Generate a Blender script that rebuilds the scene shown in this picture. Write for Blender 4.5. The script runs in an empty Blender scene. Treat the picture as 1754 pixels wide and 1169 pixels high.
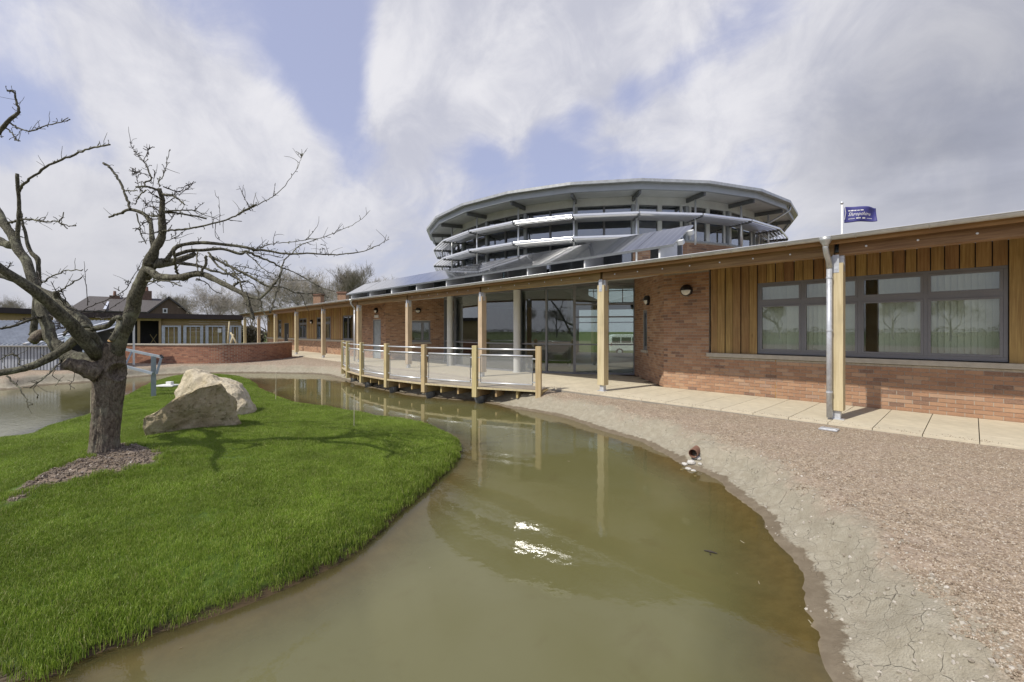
import bpy, bmesh, math, random
import numpy as np
from mathutils import Vector, Matrix, noise
random.seed(7); RNG = np.random.default_rng(7)
S = bpy.context.scene
COL = S.collection
R_ = math.radians

# ------------------------------------------------------------------ camera
# world X runs along the wing (to the right), Y runs into the building, Z up; terrace level is z = 0
FPX, HX, HY, CH = 742.0, 877.0, 568.0, 1.5      # focal length and horizon point in photograph pixels, eye height
YAW = math.atan2(1667 - 877, 742)
FW = np.array([-math.sin(YAW), math.cos(YAW)]); RT = np.array([math.cos(YAW), math.sin(YAW)])
cam = bpy.data.cameras.new('camera'); co = bpy.data.objects.new('camera', cam); COL.objects.link(co)
cam.sensor_width = 36; cam.lens = 36 * FPX / 1754; cam.shift_y = -16.5 / 1754
cam.clip_start = 0.05; cam.clip_end = 3000
co.location = (0, 0, CH); co.rotation_euler = (R_(90), 0, YAW)
S.camera = co

# ------------------------------------------------------------------ sky and sun
SUN_AZ = math.atan2(-0.142, -0.99); SUN_EL = R_(50)
sdir = Vector((math.sin(SUN_AZ) * math.cos(SUN_EL), math.cos(SUN_AZ) * math.cos(SUN_EL), math.sin(SUN_EL)))
sl = bpy.data.lights.new('sun', 'SUN'); so = bpy.data.objects.new('sun', sl); COL.objects.link(so)
sl.energy = 4.0; sl.angle = R_(0.6); sl.color = (1.0, 0.95, 0.86)
so.location = sdir * 60; so.rotation_euler = (-sdir).to_track_quat('-Z', 'Y').to_euler()

W_ = bpy.data.worlds.new('World'); S.world = W_; W_.use_nodes = True
nt = W_.node_tree; nt.nodes.clear()
def N(t, typ, **k):
    n = t.nodes.new(typ)
    for a, b in k.items(): setattr(n, a, b)
    return n
def math_(t, op, a, b=None, c=None, clamp=False):
    n = N(t, 'ShaderNodeMath', operation=op); n.use_clamp = clamp
    for i, v in enumerate((a, b, c)):
        if v is None: continue
        if isinstance(v, (int, float)): n.inputs[i].default_value = v
        else: t.links.new(v, n.inputs[i])
    return n.outputs[0]
def mixc(t, f, a, b, mode='MIX'):
    n = N(t, 'ShaderNodeMix', data_type='RGBA', blend_type=mode)
    for s, v in ((0, f), (6, a), (7, b)):
        if isinstance(v, (int, float)): n.inputs[s].default_value = v
        elif isinstance(v, tuple): n.inputs[s].default_value = v if len(v) == 4 else v + (1,)
        else: t.links.new(v, n.inputs[s])
    return n.outputs[2]
def sstep(t, v, lo, hi):
    n = N(t, 'ShaderNodeMapRange', interpolation_type='SMOOTHSTEP'); t.links.new(v, n.inputs[0])
    n.inputs[1].default_value = lo; n.inputs[2].default_value = hi
    return n.outputs[0]
def noise_(t, vec, scale, detail=6, rough=.55, dist=0.0):
    n = N(t, 'ShaderNodeTexNoise'); n.inputs['Scale'].default_value = scale; n.inputs['Detail'].default_value = detail
    n.inputs['Roughness'].default_value = rough; n.inputs['Distortion'].default_value = dist
    if vec is not None: t.links.new(vec, n.inputs['Vector'])
    return n.outputs[0]
def pdir(px, py):
    v = np.array([*(FW + RT * (px - HX) / FPX), (HY - py) / FPX]); return v / np.linalg.norm(v)

sky = N(nt, 'ShaderNodeTexSky', sky_type='NISHITA'); sky.sun_disc = False
sky.sun_elevation = SUN_EL; sky.sun_rotation = SUN_AZ; sky.air_density = 1.0; sky.dust_density = 1.5; sky.ozone_density = 2.0
tc = N(nt, 'ShaderNodeTexCoord'); vn = N(nt, 'ShaderNodeVectorMath', operation='NORMALIZE'); nt.links.new(tc.outputs['Generated'], vn.inputs[0])
sx = N(nt, 'ShaderNodeSeparateXYZ'); nt.links.new(vn.outputs[0], sx.inputs[0])
zc = math_(nt, 'ADD', math_(nt, 'MAXIMUM', sx.outputs[2], 0.0), 0.22)
cx = N(nt, 'ShaderNodeCombineXYZ'); nt.links.new(math_(nt, 'DIVIDE', sx.outputs[0], zc), cx.inputs[0]); nt.links.new(math_(nt, 'DIVIDE', sx.outputs[1], zc), cx.inputs[1])
n1 = noise_(nt, cx.outputs[0], 1.1, 9, .55, .35)
n2 = noise_(nt, cx.outputs[0], 3.1, 8, .62, .6)
n3 = noise_(nt, vn.outputs[0], 2.6, 7, .55, .3)
n4 = noise_(nt, vn.outputs[0], 7.0, 8, .62, .5)
mpw = N(nt, 'ShaderNodeMapping'); mpw.inputs['Rotation'].default_value = (0, 0, R_(25)); mpw.inputs['Scale'].default_value = (.7, 3.2, 1); nt.links.new(cx.outputs[0], mpw.inputs[0])
n5 = noise_(nt, mpw.outputs[0], 2.0, 9, .6, .8)       # wind-drawn streaks of high cloud
field = math_(nt, 'ADD', math_(nt, 'ADD', math_(nt, 'MULTIPLY', n1, 0.22), math_(nt, 'MULTIPLY', n5, .22)), math_(nt, 'ADD', math_(nt, 'MULTIPLY', n2, 0.26), math_(nt, 'MULTIPLY', n4, 0.30)))
# the big cloud banks and blue gaps of that day, as directions in the sky
BANKS = [(690, 60, .10, .22), (660, 140, .08, .20), (690, 215, .09, .20), (790, 60, .14, .22), (800, 160, .13, .22), (930, 90, .14, .22), (900, 190, .09, .18), (1040, 40, .14, .22), (1160, 20, .11, .18), (1010, 130, .08, .14),
         (1060, 235, .10, .16), (1190, 200, .12, .18), (1320, 130, .13, .16), (1450, 60, .16, .14), (1260, 280, .12, .12), (1480, 190, .14, .16), (1600, 120, .2, .16), (1650, 300, .22, .20), (1400, 330, .12, .12),
         (330, 150, .20, .16), (160, 120, .14, .12), (420, 250, .18, .16), (250, 340, .16, .18), (90, 330, .10, .20), (560, 360, .2, .12), (700, 350, .16, .10), (120, 420, .14, .14), (180, 30, .14, .08),
         (572, 20, .12, -.20), (580, 100, .09, -.22), (578, 185, .065, -.22), (600, 262, .07, -.16), (830, 268, .05, -.20), (930, 240, .045, -.16), (1000, 196, .045, -.22), (1080, 160, .05, -.24), (1165, 118, .05, -.24), (1250, 75, .05, -.18), (1330, 30, .05, -.12),
         (1340, 250, .09, -.16), (960, 290, .06, -.16), (1060, 295, .06, -.10), (40, 235, .10, -.13), (130, 255, .08, -.13), (215, 275, .06, -.09), (470, 70, .12, -.10), (520, 150, .08, -.10), (330, 30, .12, -.09), (40, 60, .10, -.07), (1240, 170, .04, -.08)]
for px, py, rad, w in BANKS:
    d = N(nt, 'ShaderNodeVectorMath', operation='DISTANCE'); nt.links.new(vn.outputs[0], d.inputs[0]); d.inputs[1].default_value = tuple(pdir(px, py))
    g = N(nt, 'ShaderNodeMapRange', interpolation_type='SMOOTHSTEP'); nt.links.new(d.outputs['Value'], g.inputs[0])
    g.inputs[1].default_value = 0; g.inputs[2].default_value = rad * 1.5; g.inputs[3].default_value = w; g.inputs[4].default_value = 0
    field = math_(nt, 'ADD', field, g.outputs[0])
mask = sstep(nt, field, 0.40, 0.70)
veil = math_(nt, 'ADD', math_(nt, 'MULTIPLY', mask, 0.30), 0.67)
shade = sstep(nt, math_(nt, 'ADD', math_(nt, 'MULTIPLY', n3, 0.55), math_(nt, 'MULTIPLY', n4, 0.5)), 0.38, 0.66)
ccol = mixc(nt, shade, (3.8, 3.87, 4.45), (5.6, 5.55, 5.8))
ccol = mixc(nt, mask, (3.45, 3.58, 5.0), ccol)
grey = None                                          # the shaded undersides of the clouds to the right and low on the left
for px, py, rad, w in ((1690, 280, .26, .34), (1760, 190, .22, .20), (1570, 130, .22, .14), (1480, 320, .16, .12), (120, 430, .2, .14), (400, 440, .2, .12)):
    d = N(nt, 'ShaderNodeVectorMath', operation='DISTANCE'); nt.links.new(vn.outputs[0], d.inputs[0]); d.inputs[1].default_value = tuple(pdir(px, py))
    g = N(nt, 'ShaderNodeMapRange', interpolation_type='SMOOTHSTEP'); nt.links.new(d.outputs['Value'], g.inputs[0]); g.inputs[1].default_value = 0; g.inputs[2].default_value = rad*1.6; g.inputs[3].default_value = w; g.inputs[4].default_value = 0
    grey = g.outputs[0] if grey is None else math_(nt, 'ADD', grey, g.outputs[0])
gm = math_(nt, 'MULTIPLY', grey, math_(nt, 'ADD', math_(nt, 'MULTIPLY', sstep(nt, n1, .30, .65), .6), .4), clamp=True)
ccol = mixc(nt, gm, ccol, (1.15, 1.25, 1.65))
skyc = mixc(nt, veil, sky.outputs[0], ccol)
low = sstep(nt, sx.outputs[2], 0.30, -0.02)
skyc = mixc(nt, math_(nt, 'MULTIPLY', low, 0.75), skyc, (3.75, 3.78, 4.1))
bg = N(nt, 'ShaderNodeBackground'); bg.inputs[1].default_value = 0.15; nt.links.new(skyc, bg.inputs[0])
wo = N(nt, 'ShaderNodeOutputWorld'); nt.links.new(bg.outputs[0], wo.inputs[0])

S.view_settings.view_transform = 'Standard'; S.view_settings.look = 'None'; S.view_settings.exposure = 0.0; S.view_settings.gamma = 1.0
S.view_settings.use_curve_mapping = False
S.cycles.use_denoising = True; S.cycles.max_bounces = 8; S.cycles.transparent_max_bounces = 16; S.cycles.caustics_reflective = False; S.cycles.caustics_refractive = False

# ------------------------------------------------------------------ helpers: places
def ray(px): return FW + RT * (px - HX) / FPX
def at(px, py, d):                                   # a point d metres ahead of the lens
    p = ray(px) * d; return np.array([p[0], p[1], CH + (HY - py) / FPX * d])
def onz(px, py, z): return at(px, py, (CH - z) * FPX / (py - HY))
def cw(lat, dep, z=0.0): p = RT * lat + FW * dep; return np.array([p[0], p[1], z])

# ------------------------------------------------------------------ helpers: meshes
class MB:
    def __init__(s): s.v = []; s.f = []; s.r = []
    def add(s, vs, fs, r=0.5):
        o = len(s.v); s.v += [tuple(map(float, p)) for p in vs]; s.f += [tuple(i + o for i in q) for q in fs]; s.r += [r] * len(vs); return s
    def box(s, x0, x1, y0, y1, z0, z1, r=.5):
        return s.add([(x0,y0,z0),(x1,y0,z0),(x1,y1,z0),(x0,y1,z0),(x0,y0,z1),(x1,y0,z1),(x1,y1,z1),(x0,y1,z1)],
                     [(0,3,2,1),(4,5,6,7),(0,1,5,4),(1,2,6,5),(2,3,7,6),(3,0,4,7)], r)
    def obox(s, c, ax, ay, az, r=.5):                # centre and three half-axes
        c, ax, ay, az = map(np.array, (c, ax, ay, az))
        P = [c+i*ax+j*ay+k*az for k in (-1,1) for i, j in ((-1,-1),(1,-1),(1,1),(-1,1))]
        return s.add(P, [(0,3,2,1),(4,5,6,7),(0,1,5,4),(1,2,6,5),(2,3,7,6),(3,0,4,7)], r)
    def bar(s, a, b, w, h, up=(0,0,1)):              # a square bar from a to b, w across, h along up
        a, b = np.array(a, float), np.array(b, float); d = b - a; L = np.linalg.norm(d); d /= L
        u = np.array(up, float); q = np.cross(d, u); q /= np.linalg.norm(q); u = np.cross(q, d)
        return s.obox((a+b)/2, d*L/2, q*w/2, u*h/2)
    def prism(s, poly, z0, z1):
        n = len(poly); P = [(x,y,z0) for x,y in poly] + [(x,y,z1) for x,y in poly]
        return s.add(P, [tuple(range(n))[::-1], tuple(range(n,2*n))] + [(i,(i+1)%n,n+(i+1)%n,n+i) for i in range(n)])
    def tube(s, pts, rad, n=8, cap=True, jit=0.0, r=.5):
        pts = [np.array(p, float) for p in pts]; m = len(pts)
        if np.isscalar(rad): rad = [rad]*m
        T = [pts[min(i+1,m-1)] - pts[max(i-1,0)] for i in range(m)]
        T = [t/(np.linalg.norm(t)+1e-9) for t in T]
        u = np.cross(T[0], (0.31,0.87,0.38)); 
        if np.linalg.norm(u) < 1e-3: u = np.cross(T[0], (1,0,0))
        u /= np.linalg.norm(u); vs = []; fs = []
        for i in range(m):
            u = u - T[i]*(u@T[i]); u /= np.linalg.norm(u)+1e-9; w = np.cross(T[i], u)
            for k in range(n):
                a = 2*math.pi*k/n; q = rad[i]*(1+ (random.uniform(-jit,jit) if jit else 0))
                vs.append(pts[i] + (u*math.cos(a)+w*math.sin(a))*q)
        for i in range(m-1):
            for k in range(n): fs.append((i*n+k, i*n+(k+1)%n, (i+1)*n+(k+1)%n, (i+1)*n+k))
        if cap: fs.append(tuple(range(n))[::-1]); fs.append(tuple((m-1)*n+k for k in range(n)))
        return s.add(vs, fs, r)
    def lathe(s, c, prof, n=24, ax=((1,0,0),(0,1,0),(0,0,1))):   # prof: (radius, height)
        c = np.array(c, float); X, Y, Z = map(np.array, ax); vs = []; fs = []; m = len(prof)
        for q, h in prof:
            for k in range(n):
                a = 2*math.pi*k/n; vs.append(c + (X*math.cos(a)+Y*math.sin(a))*q + Z*h)
        for i in range(m-1):
            for k in range(n): fs.append((i*n+k, i*n+(k+1)%n, (i+1)*n+(k+1)%n, (i+1)*n+k))
        fs.append(tuple(range(n))[::-1]); fs.append(tuple((m-1)*n+k for k in range(n)))
        return s.add(vs, fs)
    def mesh(s, name, smooth=False):
        me = bpy.data.meshes.new(name); me.from_pydata(s.v, [], s.f)
        a = me.attributes.new('rnd', 'FLOAT', 'POINT'); a.data.foreach_set('value', s.r)
        if smooth: me.polygons.foreach_set('use_smooth', [True]*len(s.f))
        return me
    def build(s, name, mat, parent=None, smooth=False, bevel=0, kind=None):
        return link(name, s.mesh(name, smooth), mat, parent, bevel, kind)
def adopt(o, parent):
    o.parent = parent
    o.matrix_parent_inverse = Matrix.Translation(-Vector(parent.get('base', (0,0,0))))
def link(name, me, mat, parent=None, bevel=0, kind=None):
    o = bpy.data.objects.new(name, me); COL.objects.link(o)
    if mat is not None and not me.materials: me.materials.append(mat)
    if parent is not None: adopt(o, parent)
    if bevel:
        b = o.modifiers.new('bevel', 'BEVEL'); b.width = bevel; b.segments = 2; b.limit_method = 'ANGLE'
    if kind: o['kind'] = kind
    return o
def thing(name, label, cat, base=(0,0,0), group=None):
    o = bpy.data.objects.new(name, None); COL.objects.link(o); base = tuple(float(x) for x in base)
    o.location = base; o['base'] = base; o.empty_display_size = .2
    return tag(o, label, cat, group)
def tag(o, label=None, cat=None, group=None, kind=None):
    for k, v in (('label', label), ('category', cat), ('group', group), ('kind', kind)):
        if v: o[k] = v
    return o

# ------------------------------------------------------------------ helpers: materials
def newmat(name):
    m = bpy.data.materials.new(name); m.use_nodes = True; t = m.node_tree
    return m, t, t.nodes['Principled BSDF']
def coords(t, kind='Object', scale=(1,1,1)):
    tc = N(t, 'ShaderNodeTexCoord'); mp = N(t, 'ShaderNodeMapping'); mp.inputs['Scale'].default_value = scale
    t.links.new(tc.outputs[kind], mp.inputs[0]); return mp.outputs[0]
def bump_(t, b, h, strength, dist=.02, prev=None):
    n = N(t, 'ShaderNodeBump'); n.inputs['Strength'].default_value = strength; n.inputs['Distance'].default_value = dist
    t.links.new(h, n.inputs['Height'])
    if prev is not None: t.links.new(prev, n.inputs['Normal'])
    t.links.new(n.outputs[0], b.inputs['Normal']); return n.outputs[0]
def plain(name, col, rough=.6, metal=0.0, var=.12, scale=4.0, bump=0.0, bscale=60.0, stretch=(1,1,1), rand=0.0, spec=.5):
    m, t, b = newmat(name)
    v = coords(t, 'Object', stretch)
    nz = noise_(t, v, scale, 6, .6)
    c = mixc(t, sstep(t, nz, .3, .7), tuple(x*(1-var) for x in col), tuple(min(1,x*(1+var)) for x in col))
    if rand:
        oi = N(t, 'ShaderNodeObjectInfo'); hv = N(t, 'ShaderNodeHueSaturation'); t.links.new(c, hv.inputs['Color'])
        t.links.new(math_(t, 'ADD', math_(t, 'MULTIPLY', oi.outputs['Random'], 2*rand), 1-rand), hv.inputs['Value']); c = hv.outputs[0]
    t.links.new(c, b.inputs['Base Color']); b.inputs['Roughness'].default_value = rough; b.inputs['Metallic'].default_value = metal
    b.inputs['Specular IOR Level'].default_value = spec
    if bump: bump_(t, b, noise_(t, v, bscale, 4, .6), bump)
    return m
def wood(name, col, dark, grain='Z', rough=.7, rand=.18, attr=False, weather=None):
    m, t, b = newmat(name)
    sc = {'X': (.6,14,14), 'Y': (14,.6,14), 'Z': (14,14,.6)}[grain]
    v = coords(t, 'Object', sc); g = noise_(t, v, 2.2, 7, .65, .4); k = noise_(t, coords(t), 2.3, 5, .6)
    kn = N(t, 'ShaderNodeTexVoronoi'); kn.inputs['Scale'].default_value = 1.0; t.links.new(coords(t, 'Object', {'X': (1.2,5,5), 'Y': (5,1.2,5), 'Z': (5,5,1.2)}[grain]), kn.inputs['Vector'])
    c = mixc(t, sstep(t, g, .32, .68), dark, col)
    c = mixc(t, math_(t, 'MULTIPLY', sstep(t, k, .45, .7), .45), c, tuple(x*.62 for x in col))
    c = mixc(t, math_(t, 'MULTIPLY', sstep(t, kn.outputs['Distance'], .10, .03), .75), c, tuple(x*.42 for x in dark))
    if rand:
        if attr: rv = N(t, 'ShaderNodeAttribute', attribute_name='rnd').outputs['Fac']
        else: rv = N(t, 'ShaderNodeObjectInfo').outputs['Random']
        hv = N(t, 'ShaderNodeHueSaturation'); t.links.new(c, hv.inputs['Color'])
        t.links.new(math_(t, 'ADD', math_(t, 'MULTIPLY', rv, 2*rand), 1-rand), hv.inputs['Value'])
        t.links.new(math_(t, 'ADD', math_(t, 'MULTIPLY', rv, .03), .485), hv.inputs['Hue']); c = hv.outputs[0]
    t.links.new(c, b.inputs['Base Color']); b.inputs['Roughness'].default_value = rough
    bump_(t, b, g, .25, .004)
    return m
def brickmat(name, attr, stops):
    m, t, b = newmat(name)
    rv = N(t, 'ShaderNodeAttribute', attribute_name='rnd').outputs['Fac'] if attr else N(t, 'ShaderNodeObjectInfo').outputs['Random']
    cr = N(t, 'ShaderNodeValToRGB'); cr.color_ramp.interpolation = 'LINEAR'
    e = cr.color_ramp.elements
    while len(e) < len(stops): e.new(.5)
    for q, (p, c) in zip(e, stops): q.position = p; q.color = (*c, 1)
    t.links.new(rv, cr.inputs[0])
    geo = N(t, 'ShaderNodeNewGeometry')
    nz = noise_(t, geo.outputs['Position'], 55, 5, .7); big = noise_(t, geo.outputs['Position'], 1.3, 4, .6)
    c = mixc(t, sstep(t, nz, .35, .75), cr.outputs[0], (.50, .36, .26), 'MIX')
    c = mixc(t, .35, cr.outputs[0], c)
    hv = N(t, 'ShaderNodeHueSaturation'); t.links.new(c, hv.inputs['Color']); t.links.new(math_(t, 'ADD', math_(t, 'MULTIPLY', big, .5), .75), hv.inputs['Value'])
    t.links.new(hv.outputs[0], b.inputs['Base Color']); b.inputs['Roughness'].default_value = .9
    bump_(t, b, nz, .5, .004)
    return m
def glassmat(name, tint=(.62,.68,.66), ior=1.6, gain=1.0, base=0.0):
    m, t, b = newmat(name); t.nodes.remove(b)
    out = [n for n in t.nodes if n.type == 'OUTPUT_MATERIAL'][0]
    tr = N(t, 'ShaderNodeBsdfTransparent'); tr.inputs[0].default_value = (*tint, 1)
    gl = N(t, 'ShaderNodeBsdfGlossy'); gl.inputs['Roughness'].default_value = 0.0; gl.inputs[0].default_value = (.95,.97,1,1)
    fr = N(t, 'ShaderNodeFresnel'); gb = N(t, 'ShaderNodeNewGeometry')          # the same reflectance from either side of the thin pane
    t.links.new(math_(t, 'ADD', math_(t, 'MULTIPLY', gb.outputs['Backfacing'], 1/ior - ior), ior), fr.inputs[0])
    wv = noise_(t, coords(t), .9, 2, .5)
    bp = N(t, 'ShaderNodeBump'); bp.inputs['Strength'].default_value = .05; bp.inputs['Distance'].default_value = .02; t.links.new(wv, bp.inputs['Height']); t.links.new(bp.outputs[0], gl.inputs['Normal'])
    mx = N(t, 'ShaderNodeMixShader'); t.links.new(math_(t, 'ADD', math_(t, 'MULTIPLY', fr.outputs[0], gain), base, clamp=True), mx.inputs[0])
    t.links.new(tr.outputs[0], mx.inputs[1]); t.links.new(gl.outputs[0], mx.inputs[2]); t.links.new(mx.outputs[0], out.inputs[0])
    return m

def meshmat():                                       # fine woven steel mesh, read as a grey veil
    m, t, b = newmat('steel_mesh'); b.inputs['Base Color'].default_value = (.50,.51,.50,1); b.inputs['Roughness'].default_value = .5; b.inputs['Metallic'].default_value = .3
    b.inputs['Alpha'].default_value = .24; return m

BS = [(0, (.17,.10,.07)), (.06, (.20,.115,.078)), (.12, (.30,.165,.098)), (.45, (.345,.19,.110)), (.75, (.395,.232,.136)), (.93, (.44,.285,.18)), (1, (.35,.23,.165))]
M = dict(
    brick=brickmat('brick_single', False, BS), bricks=brickmat('brick_joined', True, BS),
    redbrick=brickmat('red_brick', True, [(0,(.20,.085,.055)),(.2,(.28,.12,.072)),(.6,(.34,.15,.09)),(1,(.40,.20,.12))]),
    mortar=plain('mortar', (.45,.41,.34), .95, var=.15, scale=20, bump=.3),
    stone=plain('sill_stone', (.46,.43,.36), .85, var=.08, scale=9, bump=.15),
    slab=plain('paving_slab', (.56,.50,.375), .85, var=.07, scale=6, bump=.12, bscale=120, rand=.05),
    joint=plain('paving_joint', (.26,.24,.20), .95),
    steel=plain('galvanised_steel', (.55,.57,.60), .38, .35, .14, 14),
    gutter=plain('zinc_gutter', (.50,.51,.49), .38, .6, .14, 7),
    alu=plain('satin_aluminium', (.74,.76,.77), .34, .55, .05, 6),
    louvre=plain('louvre_aluminium', (.80,.81,.82), .20, .60, .03, 3),
    soffit=plain('grey_soffit', (.66,.69,.68), .6, .0, .07, 2),
    fascia=plain('grey_fascia', (.36,.39,.41), .5, .1, .06, 2),
    darksteel=plain('dark_steel', (.15,.16,.165), .5, .3),
    frame=plain('grey_window_frame', (.19,.195,.21), .42, .0, .05, 3),
    black=plain('black_metal', (.012,.012,.014), .35, 0, .1),
    white=plain('white_paint', (.78,.78,.76), .4, 0, .04),
    opal=plain('opal_diffuser', (.72,.72,.68), .3, 0, .03),
    column=plain('pale_column', (.62,.63,.61), .5, 0, .04),
    roofmetal=plain('grey_roof_sheet', (.40,.42,.44), .45, .3, .1, 3),
    beam=wood('beam_timber', (.36,.235,.10), (.20,.115,.045), 'X', rand=.1),
    post=wood('post_timber', (.60,.50,.325), (.46,.365,.22), 'Z', rand=.06),
    deckpost=wood('deck_post_timber', (.58,.47,.26), (.45,.35,.17), 'Z', rand=.06),
    joist=wood('joist_timber', (.50,.37,.18), (.36,.25,.11), 'X', rand=.1),
    board=wood('cladding_board', (.385,.25,.100), (.24,.135,.050), 'Z', rand=.22),
    boards=wood('cladding_joined', (.44,.30,.125), (.32,.20,.075), 'Z', rand=.16, attr=True),
    fasciawood=wood('fascia_timber', (.42,.24,.09), (.28,.14,.05), 'X', rand=.05),
    deckboard=wood('deck_boards', (.56,.50,.40), (.47,.41,.32), 'X', rand=.14, attr=True),
    glass=glassmat('hub_glass', (.72,.77,.75), 1.55, 1.6, .05),
    clearglass=glassmat('clear_glass', (.90,.94,.92), 1.5, 1.0, .0),
    upglass=glassmat('upper_glass', (.34,.38,.38), 1.6, 2.0, .16),
    winglass=glassmat('window_glass', (.88,.92,.89), 1.6, 1.0, .035),
    panelglass=meshmat(),
    blind=plain('blind_fabric', (.82,.82,.74), .9, 0, .05, rand=.08),
    interior=plain('interior_paint', (.30,.29,.27), .8),
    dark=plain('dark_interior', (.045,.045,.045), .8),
    floor=plain('interior_floor', (.30,.26,.21), .5),
)
# ------------------------------------------------------------------ pond outline and terrain
ZW = -0.43
OUT_PX = [(1433,1169),(1405,1085),(1381,1021),(1349,957),(1317,909),(1272,857),(1225,822),(1165,797),(1114,765),(1062,748),(1011,732),(960,715),
          (928,708),(890,702),(853,695),(818,688),(730,681),(663,670),(614,660),(592,653),(568,645),(540,641),(480,639.5),(400,639),(290,642),(215,648),(150,655),(75,660),(0,668)]
outer = [onz(x, y, ZW)[:2] for x, y in OUT_PX] + [cw(*p)[:2] for p in ((-20,14.0),(-26,12.5),(-30,8),(-26,3),(-12,0.9),(-3,0.55),(0.3,0.55),(1.25,1.0),(1.6,1.6))]
ISL_NEAR = [(0,1166),(96,1145),(160,1121),(255,1089),(351,1057),(447,1022),(560,973),(633,925),(688,874),(743,826),(779,790),(786,768)]
ISL_FAR = [(778,752),(742,733),(690,722),(640,714),(570,701),(508,692),(475,681),(446,668),(428,654),(405,647),(360,647),(300,648),(262,657),(231,672),(212,682),(154,712),(77,736),(0,756)]
island = [onz(x, y, ZW)[:2] for x, y in ISL_NEAR] + [onz(x, y, ZW + .05)[:2] for x, y in ISL_FAR] + [cw(*p)[:2] for p in ((-12,6.6),(-14,5),(-12,2.9),(-6,2.25))]
def spline(P, k=6):
    P = np.array(P); n = len(P); o = []
    for i in range(n):
        a, b, c, d = P[i-1], P[i], P[(i+1)%n], P[(i+2)%n]
        for j in range(k):
            t = j/k; o.append(.5*((2*b)+(-a+c)*t+(2*a-5*b+4*c-d)*t*t+(-a+3*b-3*c+d)*t**3))
    return np.array(o)
outer = spline(outer, 5); island = spline(island, 5)
def sdf(P, poly):                                    # negative inside
    d = np.full(len(P), 1e9); ins = np.zeros(len(P), bool); n = len(poly)
    for i in range(n):
        a, b = poly[i], poly[(i+1) % n]; e = b - a; w = P - a
        t = np.clip((w @ e)/(e @ e + 1e-12), 0, 1); q = w - t[:, None]*e
        d = np.minimum(d, (q*q).sum(1))
        c = ((a[1] <= P[:,1]) != (b[1] <= P[:,1]))
        if c.any(): ins[c] ^= (P[c,0] < a[0] + (P[c,1]-a[1])*(b[0]-a[0])/(b[1]-a[1]))
    d = np.sqrt(d); return np.where(ins, -d, d)
def fnoise(x, y, s, oct=4, seed=0):
    r = np.zeros_like(x); amp = 1.0
    rs = np.random.default_rng(seed)
    for o in range(oct):
        f = s*2**o; g = rs.random((64, 64)); u = x*f + 17.3*o; v = y*f + 5.1*o
        iu = np.floor(u).astype(int); iv = np.floor(v).astype(int); a = u-iu; b = v-iv; a = a*a*(3-2*a); b = b*b*(3-2*b)
        G = lambda i, j: g[i % 64, j % 64]
        r += amp*((G(iu,iv)*(1-a)+G(iu+1,iv)*a)*(1-b) + (G(iu,iv+1)*(1-a)+G(iu+1,iv+1)*a)*b - .5); amp *= .5
    return r
SOIL = [onz(x, y, -.1)[:2] for x, y in ((8,862),(30,838),(95,806),(150,790),(190,772),(225,770),(283,780),(272,796),(236,806),(190,818),(120,828),(70,840),(35,858))]
SOIL = spline(SOIL, 4)
TREE = at(182, 780, 5.6)
PIPE = at(1187, 777, 6.2)[:2] + (ray(1187)+np.array([.25,.1]))*.20
def terrain(P):
    x, y = P[:,0], P[:,1]
    so_, si = sdf(P, outer), sdf(P, island)
    so_ = so_ + fnoise(x, y, 2.2, 3, 3)*.10*np.clip(1-np.abs(so_)/2, 0, 1)
    z = np.empty(len(P))
    lat = P @ RT
    # bank outside the pond
    d = np.maximum(so_, 0)
    bank = ZW + .20*np.clip(d, 0, .16) + .30*(1/(1+np.exp(-(d-.40)/.075)) - 1/(1+np.exp(.40/.075))) + .07*(1-np.exp(-np.maximum(d-.7,0)/1.2)) 
    bank += (fnoise(x, y, 3.5, 4, 5)*.045 + fnoise(x, y, 16, 3, 6)*.012)*np.clip((d-.12)/.2, 0, 1)*np.clip(1.5-d/1.6, 0.04, 1)
    bank += .13*np.exp(-((x-PIPE[0])**2+(y-PIPE[1])**2)/.16**2)           # clay packed round the drain pipe
    z[:] = np.minimum(bank, -.035 + .0*x)
    # ground before the paving is dressed level with it
    w = np.minimum(-so_, np.where(si > 0, si, 0))
    bed = ZW - np.minimum(.55, .30*np.maximum(w, 0)) + fnoise(x, y, 1.5, 3, 8)*.03
    inp = so_ < 0
    z = np.where(inp, bed, z)
    di = np.maximum(-si, 0)
    isl = ZW + .085*(1-np.exp(-di/.05)) + .26*(1-np.exp(-di/1.3)) + fnoise(x, y, .9, 3, 9)*.05*np.clip(di/.5, 0, 1)
    sd = sdf(P, SOIL)
    isl += np.clip(.05 - sd*.12, 0, .06)*np.clip(1-np.maximum(sd, 0)/.4, 0, 1) + np.where(sd < .02, fnoise(x, y, 14, 4, 11)*.05, 0)
    z = np.where(si < 0, isl, z)
    return z, so_, si, sd
def axis(lo, hi, step, far, g=1.22):
    a = list(np.arange(lo, hi, step)); s = step
    l = []; p = lo; 
    while p > -far: s *= g; p -= s; l.append(p)
    s = step; p = a[-1]; h = []
    while p < far: s *= g; p += s; h.append(p)
    return np.array(l[::-1] + a + h)
def grid(xs, ys):
    X, Y = np.meshgrid(xs, ys, indexing='ij'); nx, ny = len(xs), len(ys)
    i = (np.arange(nx-1)[:,None]*ny + np.arange(ny-1)[None]).ravel()
    F = np.stack([i, i+ny, i+ny+1, i+1], 1); return X.ravel(), Y.ravel(), F
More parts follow.
